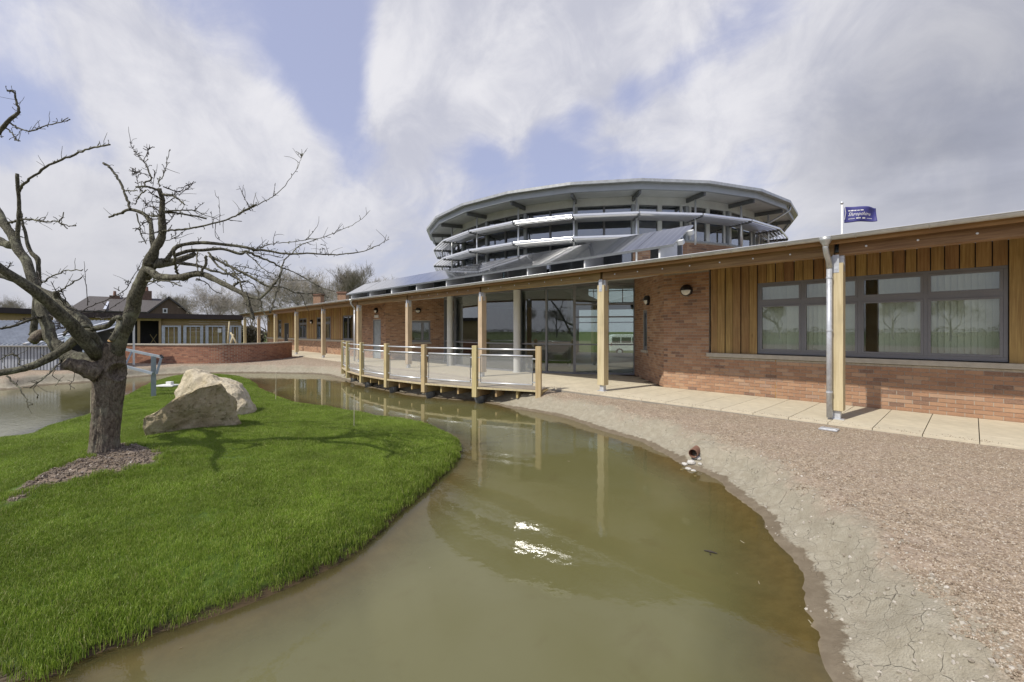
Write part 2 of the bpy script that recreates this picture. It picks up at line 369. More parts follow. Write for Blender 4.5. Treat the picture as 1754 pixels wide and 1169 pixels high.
def npmesh(name, V, F, smooth=True):
    me = bpy.data.meshes.new(name); me.vertices.add(len(V)); me.vertices.foreach_set('co', np.ascontiguousarray(V, dtype=np.float32).ravel())
    k = F.shape[1]; me.loops.add(F.size); me.loops.foreach_set('vertex_index', np.ascontiguousarray(F, dtype=np.int32).ravel())
    me.polygons.add(len(F)); me.polygons.foreach_set('loop_start', np.arange(0, F.size, k, dtype=np.int32)); me.polygons.foreach_set('loop_total', np.full(len(F), k, dtype=np.int32))
    if smooth: me.polygons.foreach_set('use_smooth', np.ones(len(F), bool))
    me.update(calc_edges=True); return me
def fattr(me, name, vals):
    a = me.attributes.new(name, 'FLOAT', 'POINT'); a.data.foreach_set('value', np.ascontiguousarray(vals, dtype=np.float32))

xs = axis(-26, 3.2, .075, 1500); ys = axis(-3, 11.2, .075, 1500)
gx, gy, GF = grid(xs, ys); P2 = np.stack([gx, gy], 1)
near = (np.abs(gx) < 60) & (np.abs(gy) < 60)
gz = np.full(len(gx), -.035); dso = np.full(len(gx), 99.); dsi = np.full(len(gx), 99.); dsd = np.full(len(gx), 99.)
gz[near], dso[near], dsi[near], dsd[near] = terrain(P2[near])
far_ = np.hypot(gx, gy); gz = np.where(far_ > 45, -.035 - .004*np.minimum(far_-45, 200), gz)
gz = gz - .78*np.clip((gy-27.5)/5, 0, 1)*(far_ < 200)               # the car park behind lies lower
gme = npmesh('ground', np.stack([gx, gy, gz], 1), GF)
fattr(gme, 'shore', dso); fattr(gme, 'isle', -dsi); fattr(gme, 'soil', dsd); fattr(gme, 'dist', far_)

def groundmat():
    m, t, b = newmat('ground_surface')
    A = lambda n: N(t, 'ShaderNodeAttribute', attribute_name=n).outputs['Fac']
    geo = N(t, 'ShaderNodeNewGeometry'); pos = geo.outputs['Position']
    nb = noise_(t, pos, 1.6, 6, .6); nm = noise_(t, pos, 9, 6, .65); nf = noise_(t, pos, 70, 4, .7)
    # gravel: small chips in pinks, buffs and greys
    vo = N(t, 'ShaderNodeTexVoronoi'); vo.inputs['Scale'].default_value = 75; t.links.new(pos, vo.inputs['Vector'])
    sp = N(t, 'ShaderNodeSeparateColor'); t.links.new(vo.outputs['Color'], sp.inputs[0])
    cr = N(t, 'ShaderNodeValToRGB'); e = cr.color_ramp.elements
    stops = [(0,(.19,.145,.10)),(.25,(.275,.215,.15)),(.5,(.325,.26,.185)),(.75,(.375,.305,.225)),(.92,(.43,.365,.285)),(1,(.50,.45,.38))]
    while len(e) < len(stops): e.new(.5)
    for q, (p, c) in zip(e, stops): q.position = p; q.color = (*c, 1)
    t.links.new(sp.outputs[0], cr.inputs[0])
    vo2 = N(t, 'ShaderNodeTexVoronoi'); vo2.inputs['Scale'].default_value = 32; t.links.new(pos, vo2.inputs['Vector'])
    sp2 = N(t, 'ShaderNodeSeparateColor'); t.links.new(vo2.outputs['Color'], sp2.inputs[0])
    hv0 = N(t, 'ShaderNodeHueSaturation'); t.links.new(cr.outputs[0], hv0.inputs['Color']); t.links.new(math_(t, 'ADD', math_(t, 'MULTIPLY', sp2.outputs[0], .5), .75), hv0.inputs['Value'])
    grav = mixc(t, sstep(t, nb, .35, .7), hv0.outputs[0], mixc(t, .5, hv0.outputs[0], (.34,.265,.205)))
    # dry clay bank with shrinkage cracks
    wp = N(t, 'ShaderNodeVectorMath', operation='ADD'); t.links.new(pos, wp.inputs[0])
    wn = N(t, 'ShaderNodeTexNoise'); wn.inputs['Scale'].default_value = 7; t.links.new(pos, wn.inputs['Vector'])
    wsc = N(t, 'ShaderNodeVectorMath', operation='SCALE'); t.links.new(wn.outputs['Color'], wsc.inputs[0]); wsc.inputs[3].default_value = .13; t.links.new(wsc.outputs[0], wp.inputs[1])
    ck = N(t, 'ShaderNodeTexVoronoi', feature='DISTANCE_TO_EDGE'); ck.inputs['Scale'].default_value = 6.2; t.links.new(wp.outputs[0], ck.inputs['Vector'])
    ckw = math_(t, 'ADD', .002, math_(t, 'MULTIPLY', sstep(t, nm, .44, .70), .026))
    crack = math_(t, 'SUBTRACT', 1.0, math_(t, 'DIVIDE', ck.outputs['Distance'], ckw), clamp=True)
    clay = mixc(t, sstep(t, nm, .3, .7), (.285,.255,.19), (.365,.335,.26))
    clay = mixc(t, sstep(t, nf, .5, .75), clay, (.24,.21,.16))
    clay = mixc(t, math_(t, 'MULTIPLY', crack, .58), clay, (.13,.11,.085))
    wet = mixc(t, sstep(t, nm, .35, .7), (.155,.125,.085), (.20,.165,.115))
    bed = mixc(t, sstep(t, nm, .35, .65), (.20,.155,.085), (.27,.22,.135))
    soil = mixc(t, sstep(t, nm, .3, .7), (.155,.115,.08), (.27,.215,.16))
    lawn = mixc(t, sstep(t, nm, .3, .7), (.045,.080,.010), (.080,.125,.016))
    field_ = mixc(t, sstep(t, nb, .3, .7), (.07,.10,.025), (.11,.13,.045))
    sh = math_(t, 'ADD', A('shore'), math_(t, 'ADD', math_(t, 'MULTIPLY', math_(t, 'SUBTRACT', nb, .5), .9), math_(t, 'MULTIPLY', math_(t, 'SUBTRACT', nm, .5), .55)))
    shw = math_(t, 'ADD', A('shore'), math_(t, 'MULTIPLY', math_(t, 'SUBTRACT', nm, .5), .22))
    c = mixc(t, sstep(t, sh, .38, .78), clay, grav)
    c = mixc(t, sstep(t, shw, .155, .115), c, wet)
    c = mixc(t, sstep(t, A('shore'), .02, -.08), c, bed)
    c = mixc(t, sstep(t, math_(t, 'ADD', A('isle'), math_(t, 'MULTIPLY', math_(t, 'SUBTRACT', nm, .5), .10)), -.16, -.05), c, (.075,.052,.026))     # wet brown skirt below the turf, the overhang's shadow painted in
    ondry = sstep(t, A('isle'), 0.0, .02)
    isl = mixc(t, sstep(t, math_(t, 'ADD', A('soil'), math_(t, 'MULTIPLY', math_(t, 'SUBTRACT', nm, .5), .25)), .02, -.05), lawn, soil)
    isl = mixc(t, sstep(t, A('isle'), .06, .015), isl, (.045,.03,.015))
    c = mixc(t, ondry, c, isl)
    c = mixc(t, sstep(t, A('dist'), 34, 44), c, field_)
    t.links.new(c, b.inputs['Base Color']); b.inputs['Specular IOR Level'].default_value = .18
    rg = N(t, 'ShaderNodeMix'); t.links.new(sstep(t, shw, .15, .06), rg.inputs[0]); rg.inputs[2].default_value = .95; rg.inputs[3].default_value = .55; t.links.new(rg.outputs[0], b.inputs['Roughness'])
    hb = math_(t, 'ADD', math_(t, 'MULTIPLY', math_(t, 'SUBTRACT', 1.0, vo.outputs['Distance']), .4), math_(t, 'ADD', math_(t, 'MULTIPLY', nf, .7), math_(t, 'MULTIPLY', crack, -.8)))
    hb = math_(t, 'MULTIPLY', hb, sstep(t, shw, .03, .18))
    bump_(t, b, hb, .8, .012)
    return m
tag(link('ground', gme, groundmat()), kind='structure')

# ------------------------------------------------------------------ pond water
wx, wy, WF = grid(np.arange(-42, 6, .2), np.arange(-26, 15, .2)); WP = np.stack([wx, wy], 1)
wme = npmesh('pond_water', np.stack([wx, wy, np.full(len(wx), ZW)], 1), WF)
wso, wsi = sdf(WP, outer), sdf(WP, island)
fattr(wme, 'edge', np.minimum(-wso, wsi))
def watermat():
    m, t, b = newmat('pond_water'); out = [n for n in t.nodes if n.type == 'OUTPUT_MATERIAL'][0]
    geo = N(t, 'ShaderNodeNewGeometry'); pos = geo.outputs['Position']
    ed = N(t, 'ShaderNodeAttribute', attribute_name='edge').outputs['Fac']
    nb = noise_(t, pos, .45, 4, .5, .3); nm = noise_(t, pos, 2.4, 6, .6, .5)
    c = mixc(t, sstep(t, nb, .35, .65), (.124,.117,.046), (.143,.137,.066))
    c = mixc(t, math_(t, 'MULTIPLY', sstep(t, nm, .55, .75), .30), c, (.098,.078,.032))
    t.links.new(c, b.inputs['Base Color']); b.inputs['Roughness'].default_value = .015; b.inputs['IOR'].default_value = 1.333
    # gentle ripples: almost still by the bank, wind-stroked in the open arm at the far left
    r1 = noise_(t, coords(t, 'Object', (1,1,1)), 2.2, 3, .5, .2); r2 = noise_(t, coords(t), 11, 3, .55)
    lw = N(t, 'ShaderNodeSeparateXYZ'); t.links.new(pos, lw.inputs[0])
    wind = sstep(t, math_(t, 'ADD', lw.outputs[1], math_(t, 'MULTIPLY', lw.outputs[0], .25)), 0.2, -2.8)
    h = math_(t, 'ADD', math_(t, 'MULTIPLY', r1, .5), math_(t, 'MULTIPLY', r2, math_(t, 'ADD', .10, math_(t, 'MULTIPLY', wind, .5))))
    bump_(t, b, h, .10, .05)
    tr = N(t, 'ShaderNodeBsdfTransparent'); tr.inputs[0].default_value = (.80,.72,.50,1)
    mx = N(t, 'ShaderNodeMixShader'); fac = sstep(t, math_(t, 'ADD', ed, math_(t, 'MULTIPLY', math_(t, 'SUBTRACT', nm, .5), .3)), -.02, .85)
    # clear skin over the shallows still mirrors the sky
    gl = N(t, 'ShaderNodeBsdfGlossy'); gl.inputs['Roughness'].default_value = .015; fr = N(t, 'ShaderNodeFresnel'); fr.inputs[0].default_value = 1.333
    bn = [n for n in t.nodes if n.type == 'BUMP'][0]; t.links.new(bn.outputs[0], gl.inputs['Normal']); t.links.new(bn.outputs[0], fr.inputs['Normal'])
    cl = N(t, 'ShaderNodeMixShader'); t.links.new(fr.outputs[0], cl.inputs[0]); t.links.new(tr.outputs[0], cl.inputs[1]); t.links.new(gl.outputs[0], cl.inputs[2])
    t.links.new(math_(t, 'ADD', math_(t, 'MULTIPLY', fac, .75), .25), mx.inputs[0]); t.links.new(cl.outputs[0], mx.inputs[1]); t.links.new(b.outputs[0], mx.inputs[2]); t.links.new(mx.outputs[0], out.inputs[0])
    return m
tag(link('pond_water', wme, watermat()), kind='structure')

# ------------------------------------------------------------------ scattering of small stuff
def scatter(name, pts, rot, scl, meshes, mat, label, cat):
    src = bpy.data.collections.new(name + '_source')
    for i, me in enumerate(meshes):
        me.materials.append(mat); o = bpy.data.objects.new('%s_piece%d' % (name, i), me); src.objects.link(o)
    me = bpy.data.meshes.new(name); n = len(pts); me.vertices.add(n); me.vertices.foreach_set('co', np.ascontiguousarray(pts, np.float32).ravel())
    a = me.attributes.new('rot', 'FLOAT_VECTOR', 'POINT'); a.data.foreach_set('vector', np.ascontiguousarray(rot, np.float32).ravel())
    fattr(me, 'scl', scl); a = me.attributes.new('pick', 'INT', 'POINT'); a.data.foreach_set('value', RNG.integers(0, len(meshes), n).astype(np.int32))
    o = bpy.data.objects.new(name, me); COL.objects.link(o)
    g = bpy.data.node_groups.new(name, 'GeometryNodeTree'); g.interface.new_socket('Geometry', in_out='INPUT', socket_type='NodeSocketGeometry'); g.interface.new_socket('Geometry', in_out='OUTPUT', socket_type='NodeSocketGeometry')
    gi, go = g.nodes.new('NodeGroupInput'), g.nodes.new('NodeGroupOutput'); ip = g.nodes.new('GeometryNodeInstanceOnPoints')
    ci = g.nodes.new('GeometryNodeCollectionInfo'); ci.inputs['Collection'].default_value = src; ci.inputs['Separate Children'].default_value = True; ci.inputs['Reset Children'].default_value = True
    def na(nm, ty):
        q = g.nodes.new('GeometryNodeInputNamedAttribute'); q.data_type = ty; q.inputs[0].default_value = nm; return q.outputs[0]
    g.links.new(gi.outputs[0], ip.inputs['Points']); g.links.new(ci.outputs[0], ip.inputs['Instance']); ip.inputs['Pick Instance'].default_value = True
    g.links.new(na('pick', 'INT'), ip.inputs['Instance Index']); g.links.new(na('rot', 'FLOAT_VECTOR'), ip.inputs['Rotation']); g.links.new(na('scl', 'FLOAT'), ip.inputs['Scale'])
    g.links.new(ip.outputs[0], go.inputs[0]); md = o.modifiers.new('scatter', 'NODES'); md.node_group = g
    return tag(o, label, cat, kind='stuff')

def grassmat():
    m, t, b = newmat('grass_blade')
    rv = N(t, 'ShaderNodeAttribute', attribute_name='rnd').outputs['Fac']; oi = N(t, 'ShaderNodeObjectInfo')
    geo = N(t, 'ShaderNodeNewGeometry'); big = noise_(t, geo.outputs['Position'], 1.1, 5, .65); mid = noise_(t, geo.outputs['Position'], 4, 4, .6)
    cr = N(t, 'ShaderNodeValToRGB'); e = cr.color_ramp.elements
    stops = [(0,(.125,.20,.020)),(.5,(.21,.30,.036)),(.84,(.27,.36,.056)),(.955,(.33,.37,.10)),(1,(.52,.45,.25))]
    while len(e) < len(stops): e.new(.5)
    for q, (p, c) in zip(e, stops): q.position = p; q.color = (*c, 1)
    t.links.new(rv, cr.inputs[0])
    hv = N(t, 'ShaderNodeHueSaturation'); t.links.new(cr.outputs[0], hv.inputs['Color'])
    t.links.new(math_(t, 'ADD', math_(t, 'ADD', math_(t, 'MULTIPLY', big, 1.1), math_(t, 'MULTIPLY', mid, .9)), .08), hv.inputs['Value'])
    t.links.new(hv.outputs[0], b.inputs['Base Color']); b.inputs['Roughness'].default_value = .45; b.inputs['Specular IOR Level'].default_value = .35
    tl = N(t, 'ShaderNodeBsdfTranslucent'); t.links.new(hv.outputs[0], tl.inputs[0]); mx = N(t, 'ShaderNodeMixShader'); mx.inputs[0].default_value = .25
    out = [n for n in t.nodes if n.type == 'OUTPUT_MATERIAL'][0]; t.links.new(b.outputs[0], mx.inputs[1]); t.links.new(tl.outputs[0], mx.inputs[2]); t.links.new(mx.outputs[0], out.inputs[0])
    return m
def clump(n, rad, h, w):
    mb = MB()
    for _ in range(n):
        a = random.uniform(0, 6.283); q = rad*math.sqrt(random.random()); x, y = q*math.cos(a), q*math.sin(a)
        L = h*random.uniform(.55, 1.15); d = random.uniform(0, 6.283); lean = L*random.uniform(.1, .75)
        dx, dy = math.cos(d), math.sin(d); f = random.uniform(0, 6.283); sx_, sy_ = math.cos(f)*w/2, math.sin(f)*w/2
        mx_, my_ = x+dx*lean*.3, y+dy*lean*.3
        mb.add([(x-sx_,y-sy_,-.02),(x+sx_,y+sy_,-.02),(mx_+sx_*.8,my_+sy_*.8,L*.6),(mx_-sx_*.8,my_-sy_*.8,L*.6),(x+dx*lean,y+dy*lean,L)],
               [(0,1,2,3),(3,2,4)], random.random())
    return mb.mesh('grass_clump')
lo, hi = island.min(0), island.max(0)
cand = RNG.uniform(lo, hi, (230000, 2)); dep = cand @ FW; latc = cand @ RT
keep = (dep > 1.8) & (np.abs(latc) < dep*1.3 + .8)
cand = cand[keep]; dep = dep[keep]
cz, c1, c2, c3 = terrain(cand)
keep = (c2 < -.006) & (c3 + fnoise(cand[:,0], cand[:,1], 5, 3, 21)*.22 > .0) & (RNG.random(len(cand)) < np.clip(7.0/dep, .35, 1.0))
bare = [(150,884,.05),(160,882,.045)]
for bx, by, br in bare:
    q = onz(bx, by, -.14)[:2]; keep &= ~(np.hypot(*(cand-q).T) < br*(1+.5*RNG.random(len(cand))))
cand, cz, dep = cand[keep], cz[keep], dep[keep]
rot = np.zeros((len(cand), 3)); rot[:,2] = RNG.uniform(0, 6.283, len(cand)); rot[:,0] = RNG.normal(0, .12, len(cand)); rot[:,1] = RNG.normal(0, .12, len(cand))
edge_ = np.clip(1-(-c2[keep])/.12, 0, 1)
hgt = (.82 + .6*fnoise(cand[:,0], cand[:,1], 1.6, 3, 31) + .5*np.clip(fnoise(cand[:,0], cand[:,1], 6, 2, 33)-.25, 0, 1) + .15*edge_*RNG.random(len(cand))) * np.clip(.85+dep*.02, .85, 1.2)
scatter('lawn_grass', np.c_[cand, cz], rot, hgt, [clump(42, .075, .043, .0034) for _ in range(7)], grassmat(), 'bright green turf covering the island in the pond', 'grass')

# loose gravel chips on the bank nearest the lens, and crumbs of dry clay on the slope
def chip(s):
    bm = bmesh.new(); bmesh.ops.create_icosphere(bm, subdivisions=1, radius=s)
    for v in bm.verts: v.co = Vector((v.co.x*random.uniform(.6,1.2), v.co.y*random.uniform(.6,1.2), v.co.z*random.uniform(.35,.75)))
    me = bpy.data.meshes.new('chip'); bm.to_mesh(me); bm.free(); return me
def chipmat(name, stops):
    m, t, b = newmat(name); oi = N(t, 'ShaderNodeObjectInfo'); cr = N(t, 'ShaderNodeValToRGB'); e = cr.color_ramp.elements
    while len(e) < len(stops): e.new(.5)
    for q, (p, c) in zip(e, stops): q.position = p; q.color = (*c, 1)
    t.links.new(oi.outputs['Random'], cr.inputs[0]); t.links.new(cr.outputs[0], b.inputs['Base Color']); b.inputs['Roughness'].default_value = .85; return m
def spread(n, dmin, dmax, smin, smax):
    u = RNG.random(n); d = dmin*(dmax/dmin)**u; l = RNG.uniform(-.1, 1.32, n)*d
    P = np.outer(l, RT) + np.outer(d, FW); P = P[P[:,1] < 8.6]
    z, a, b_, c_ = terrain(P); lim = a + fnoise(P[:,0], P[:,1], 2.5, 3, 41)*.35
    k = (lim > smin) & (lim < smax) & (b_ > 0); return np.c_[P, z][k]
Q = spread(110000, 1.9, 10, .58, 9); rr = RNG.uniform(0, 6.283, (len(Q), 3))
lx = RNG.uniform(-16, 1.5, 900); ly = 8.68 + np.abs(RNG.normal(0, .11, 900)); Q = np.r_[Q, np.c_[lx, ly, np.full(900, .003)]]; rr = RNG.uniform(0, 6.283, (len(Q), 3))
scatter('gravel_chips', Q, rr, RNG.uniform(.45, 1.3, len(Q)), [chip(.0072) for _ in range(6)],
        chipmat('gravel_chip', [(0,(.17,.125,.09)),(.3,(.28,.215,.15)),(.6,(.34,.27,.195)),(.85,(.41,.34,.255)),(1,(.54,.49,.41))]), 'loose buff and pink gravel spread along the pond bank', 'gravel')
Q = spread(7000, 1.9, 12, .13, .75); rr = RNG.uniform(0, 6.283, (len(Q), 3))
scatter('clay_crumbs', Q, rr, RNG.uniform(.4, 1.6, len(Q))**2*.8, [chip(.010) for _ in range(5)],
        chipmat('clay_crumb', [(0,(.25,.215,.165)),(.8,(.40,.365,.30)),(1,(.52,.48,.42))]), 'crumbs of dry grey clay on the sloping pond edge', 'clay')
sc_ = RNG.uniform(0, 1, (16000, 2))*(SOIL.max(0)-SOIL.min(0)) + SOIL.min(0); z, a, b_, c_ = terrain(sc_); k = c_ < -.02
Q = np.c_[sc_, z][k]; rr = RNG.uniform(0, 6.283, (len(Q), 3))
scatter('soil_clods', Q, rr, RNG.uniform(.35, 1.5, len(Q))**2*.8, [chip(.0095) for _ in range(5)],
        chipmat('soil_clod', [(0,(.13,.10,.075)),(.6,(.22,.175,.13)),(.95,(.26,.215,.165)),(1,(.50,.46,.40))]), 'crumbly bare soil mounded round the foot of the old tree', 'soil')

# bits afloat along the margins: straw, bud scales and leaf scraps
fl_ = np.stack([RNG.uniform(-20, 3, 26000), RNG.uniform(-2, 9, 26000)], 1); a_, b_2 = sdf(fl_, outer), sdf(fl_, island); e_ = np.minimum(-a_, b_2)
k = (e_ > .01) & (RNG.random(len(fl_)) < .10*np.exp(-np.maximum(e_, 0)/.16) + .0025); fl_ = fl_[k]
def flake():
    a = random.uniform(.006, .022); b = random.uniform(.002, .006); return MB().add([(-a,-b,0),(a,-b*.6,.001),(a*.9,b,.002),(-a*.8,b*.8,0)], [(0,1,2,3)]).mesh('flake')
rr = np.zeros((len(fl_), 3)); rr[:,2] = RNG.uniform(0, 6.283, len(fl_))
scatter('pond_scraps', np.c_[fl_, np.full(len(fl_), ZW+.003)], rr, RNG.uniform(.5, 1.5, len(fl_)), [flake() for _ in range(6)], chipmat('pond_scrap', [(0,(.06,.045,.025)),(.5,(.20,.16,.09)),(1,(.42,.37,.24))]), 'scraps of straw and leaf floating along the pond margin', 'debris')
# ------------------------------------------------------------------ paving
pav = tag(MB().box(-45.5, 6, 8.66, 10.985, -.12, -.035).box(-21.6, -5.74, 10.985, 14.2, -.12, -.0352).build('paving', M['joint']), kind='structure')
slabs = {}
def slab(x0, x1, y0, y1):
    k = (round(x1-x0, 3), round(y1-y0, 3))
    if k not in slabs: slabs[k] = MB().box(0, k[0], 0, k[1], -.045, 0).mesh('paving_slab')
    o = link('paving_slab', slabs[k], M['slab'], pav, bevel=.003); o.location = (x0, y0, random.uniform(-.0015, .0015))
SW = .566
for i in range(-38, 11):
    for j in range(4):
        x0 = .065 + i*SW
        slab(x0, x0+SW-.009, 8.67+j*.578, 8.67+(j+1)*.578-(.003 if j < 3 else .005))
mb = MB()
for i in range(-80, -38):
    for j in range(4): mb.box(.065+i*SW, .065+(i+1)*SW-.009, 8.67+j*.578, 8.67+(j+1)*.578-.004, -.045, 0, random.random())
mb.build('far_paving_slabs', M['slab'], pav, kind='stuff')
mb = MB()
for i in range(-38, -10):
    for j in range(5):
        x0, y0 = .065+i*SW, 10.99+j*.60
        lim = (y0+.6-11.0)
        if x0 > -21.6+lim-.2 and x0+SW < -5.72-lim+.25: mb.box(x0, x0+SW-.008, y0, y0+.592, -.045, -.001, random.random())
mb.build('recess_paving_slabs', M['slab'], pav, kind='stuff')

# ------------------------------------------------------------------ the long low wing
wing = thing('single_storey_wing', 'long low brick and timber clad wing under a post carried canopy roof', 'building', (-20, 11, 0))
WY = 11.0
def cut(s0, s1, holes):
    segs = [(s0, s1)]
    for a, b in holes:
        n = []
        for p, q in segs:
            if b <= p or a >= q: n.append((p, q)); continue
            if a > p: n.append((p, a))
            if b < q: n.append((b, q))
        segs = n
    return segs
def brickwork(p0, p1, z0, z1, holes=(), th=.22, single=0, bm='bricks', name='brick_wall', mesh_only=False, path=None):
    """a wall from p0 to p1 (bricks face to the right-hand side of the run), holes as (s0, s1, z0, z1)"""
    p0, p1 = np.array(p0, float), np.array(p1, float); L = np.linalg.norm(p1-p0); d = (p1-p0)/L; n = np.array([d[1], -d[0]])
    back = MB(); zs = sorted({z0, z1, *[h[2] for h in holes], *[h[3] for h in holes]})
    for a, b in zip(zs, zs[1:]):
        if b <= z0 or a >= z1: continue
        for s, e in cut(0, L, [(h[0], h[1]) for h in holes if h[2] < b-1e-4 and h[3] > a+1e-4]):
            c = p0 + d*(s+e)/2 - n*(th/2)
            back.obox((*c, (a+b)/2), (*(d*(e-s)/2), 0), (*(n*th/2), 0), (0, 0, (b-a)/2))
    wall = back.build(name, M['mortar'], wing if not mesh_only else mesh_only)
    items = []; k = 0; z = z0
    while z + .05 <= z1:
        zt = min(z+.065, z1); s = -.1125 if k % 2 else 0.0
        hs = [(h[0]-.001, h[1]+.001) for h in holes if h[2] < zt-.01 and h[3] > z+.01]
        while s < L:
            for a, b in cut(max(s, 0), min(s+.215, L), hs):
                if b-a > .03: items.append((a, b, z, zt))
            s += .225
        z += .075; k += 1
    return wall, items, p0, d, n
def lay(wall, items, p0, d, n, bm='bricks', proud=.009):
    mb = MB()
    for a, b, z, zt in items:
        c = p0 + d*(a+b)/2 + n*(proud/2 - .02 + random.uniform(-.0015, .0015)); q = n*(proud/2+.02)
        A, Q = d*(b-a)/2, q; zc, hz = (z+zt)/2, (zt-z)/2
        P = [(*(c+A*i+Q*j), zc+hz*k) for j, i, k in ((1,-1,-1),(1,1,-1),(1,1,1),(1,-1,1),(-1,-1,-1),(-1,1,-1),(-1,1,1),(-1,-1,1))]
        mb.add(P, [(0,1,2,3),(1,5,6,2),(4,0,3,7),(3,2,6,7),(0,4,5,1)], random.random())
    return mb.build('brick', M[bm], wall, kind='stuff')
# right of the glazed hub: plinth below the sill, full height pier by the corner, splayed return
XC = -5.72
w, it, p0, d, n = brickwork((XC, WY), (6, WY), 0, 3.04, [(1.20, 11.9, .86, 3.1)])
mx_ = -(p0[0]) + .95
cnt = sorted([q for q in it if q[0]+p0[0] < 1.2], key=lambda q: -(q[0]))
one, rest = cnt[:292], cnt[292:] + [q for q in it if q[0]+p0[0] >= 1.2]
bmesh_ = {}
for a, b, z, zt in one:
    k = (round(b-a, 3), round(zt-z, 3))
    if k not in bmesh_: bmesh_[k] = MB().box(0, k[0], -.009, .03, 0, k[1]).mesh('brick')
    o = link('brick', bmesh_[k], M['brick'], w); o.location = (p0[0]+a, WY+random.uniform(-.002, .002), z)
lay(w, rest, p0, d, n)
lay(*brickwork((-8.0, 13.30), (XC, WY), 0, 3.3, [(1.15, 1.62, .92, 2.16)]))
# left of the hub: splayed return with its window, door bay, then a plinth under cladding
XL = -21.62
lay(*brickwork((XL, WY), (-19.2, 13.36), 0, 3.3, [(1.30, 2.42, .92, 2.06)]))
lay(*brickwork((-25.4, WY), (XL, WY), 0, 3.06, [(2.28, 3.22, 0, 2.14)]))
lay(*brickwork((-45, WY), (-25.4, WY), 0, .87, [(5.3, 6.4, 0, .9)]))
# movement joints in the plinth
MB().box(-3.052, -3.035, WY-.0085, WY, 0, .86).build('movement_joint', M['fasciawood'], wing)
# stone sills
MB().box(-4.56, 6, WY-.075, WY+.05, .872, .968).build('stone_sill', M['stone'], wing, bevel=.006)
MB().box(-45, -39.72, WY-.07, WY+.05, .872, .95).box(-38.58, -25.42, WY-.07, WY+.05, .872, .95).build('stone_sill', M['stone'], wing)
# timber cladding, board on board
def clad(x0, x1, holes, zt=3.05, zb=.968):
    x = x0; i = 0
    while x < x1 - .03:
        w_ = random.uniform(.165, .195); e = min(x+w_, x1); zz = cut(zb, zt, [(h[2], h[3]) for h in holes if h[0] < e-.02 and h[1] > x+.02])
        for a, b in zz: yield x, e-.004, a, b, i
        x = e; i += 1
WIN = (-3.42, .40, .985, 2.61)
cb = MB().box(-4.48, WIN[0]-.0, WY+.03, WY+.2, .9, 3.04).box(WIN[0], WIN[1], WY+.03, WY+.2, 2.62, 3.04).box(WIN[1], 6, WY+.03, WY+.2, .9, 3.04).build('cladding_backing', M['dark'], wing)
for x, e, a, b, i in clad(-4.48, 6, [(WIN[0], WIN[1], .9, WIN[3])]):
    y = WY - (.026 if i % 2 else .0); g = -.004 if i % 2 else -.007
    MB().box(x-g, e+g, y, y+.022, a, b).build('cladding_board', M['board'], cb, bevel=.002)
mb = MB(); LWIN = [(-27.42,-25.8),(-32.05,-29.5),(-35.9,-34.2),(-41.4,-40.6)]; LH = [(a,b,.9,2.5) for a,b in LWIN] + [(-39.7,-38.6,0,2.2)]
bk = MB()
for s, e in cut(-45, -25.4, [(h[0], h[1]) for h in LH]): bk.box(s, e, WY+.03, WY+.2, .9, 3.04)
for h in LH: bk.box(h[0], h[1], WY+.03, WY+.2, h[3], 3.04)
bk = bk.build('cladding_backing', M['dark'], wing)
for x, e, a, b, i in clad(-45, -25.4, LH, zb=.95):
    y = WY-(.02 if i % 2 else 0); mb.box(x, e, y, y+.022, a, b, random.random())
mb.build('cladding_board', M['boards'], bk, kind='stuff')

def window(x0, x1, z0, z1, mull=(), transom=None, y=WY, blinds=True, fw=.055, T=None, label=None, glass='winglass', parent=None):
    """frame set in the plane y; T maps local points of a splayed wall to the world"""
    fr = MB().box(x0, x1, y+.01, y+.09, z0, z0+fw+.02).box(x0, x1, y+.01, y+.09, z1-fw, z1).box(x0, x0+fw, y+.01, y+.09, z0+fw+.02, z1-fw).box(x1-fw, x1, y+.01, y+.09, z0+fw+.02, z1-fw)
    o = fr.build('window', M['frame'], wing, bevel=.004)
    if T is not None: o.matrix_basis = T
    tr = lambda q: q                                   # the pieces follow their frame
    if label: o['label'] = label
    cols = [x0+fw, *mull, x1-fw]
    for m_ in mull: tr(MB().box(m_-fw*.55, m_+fw*.55, y+.012, y+.088, z0+fw+.02, z1-fw).build('mullion', M['frame'], o))
    if transom: 
        for a, b in zip(cols, cols[1:]):
            tr(MB().box(a+(.03 if a != cols[0] else 0), b-(.03 if b != cols[-1] else 0), y+.014, y+.086, transom-.045, transom+.045).build('transom', M['frame'], o))
    rows = [z0+fw+.02] + ([transom-.045, transom+.045] if transom else []) + [z1-fw]
    for a, b in zip(cols, cols[1:]):
        for r in range(0, len(rows), 2):
            a_, b_ = a+(.03 if a != cols[0] else 0), b-(.03 if b != cols[-1] else 0); g = .04
            # casement sash and its pane
            s = MB().box(a_, b_, y+.002, y+.05, rows[r], rows[r]+g).box(a_, b_, y+.002, y+.05, rows[r+1]-g, rows[r+1]).box(a_, a_+g, y+.002, y+.05, rows[r]+g, rows[r+1]-g).box(b_-g, b_, y+.002, y+.05, rows[r]+g, rows[r+1]-g)
            tr(s.build('sash', M['frame'], o, bevel=.003))
            tr(MB().box(a_+g, b_-g, y+.028, y+.034, rows[r]+g, rows[r+1]-g).build('pane', M[glass], o))
    return o
w1 = window(*WIN[:2], WIN[2], WIN[3], (-2.53, -1.56, -.60), 2.14, label='wide grey framed window beside the near downpipe, blinds drawn behind')
x = WIN[0]+.08
sl_me = MB().box(-.044, .044, -.0012, .0012, 0, 1.5).mesh('blind_slat')
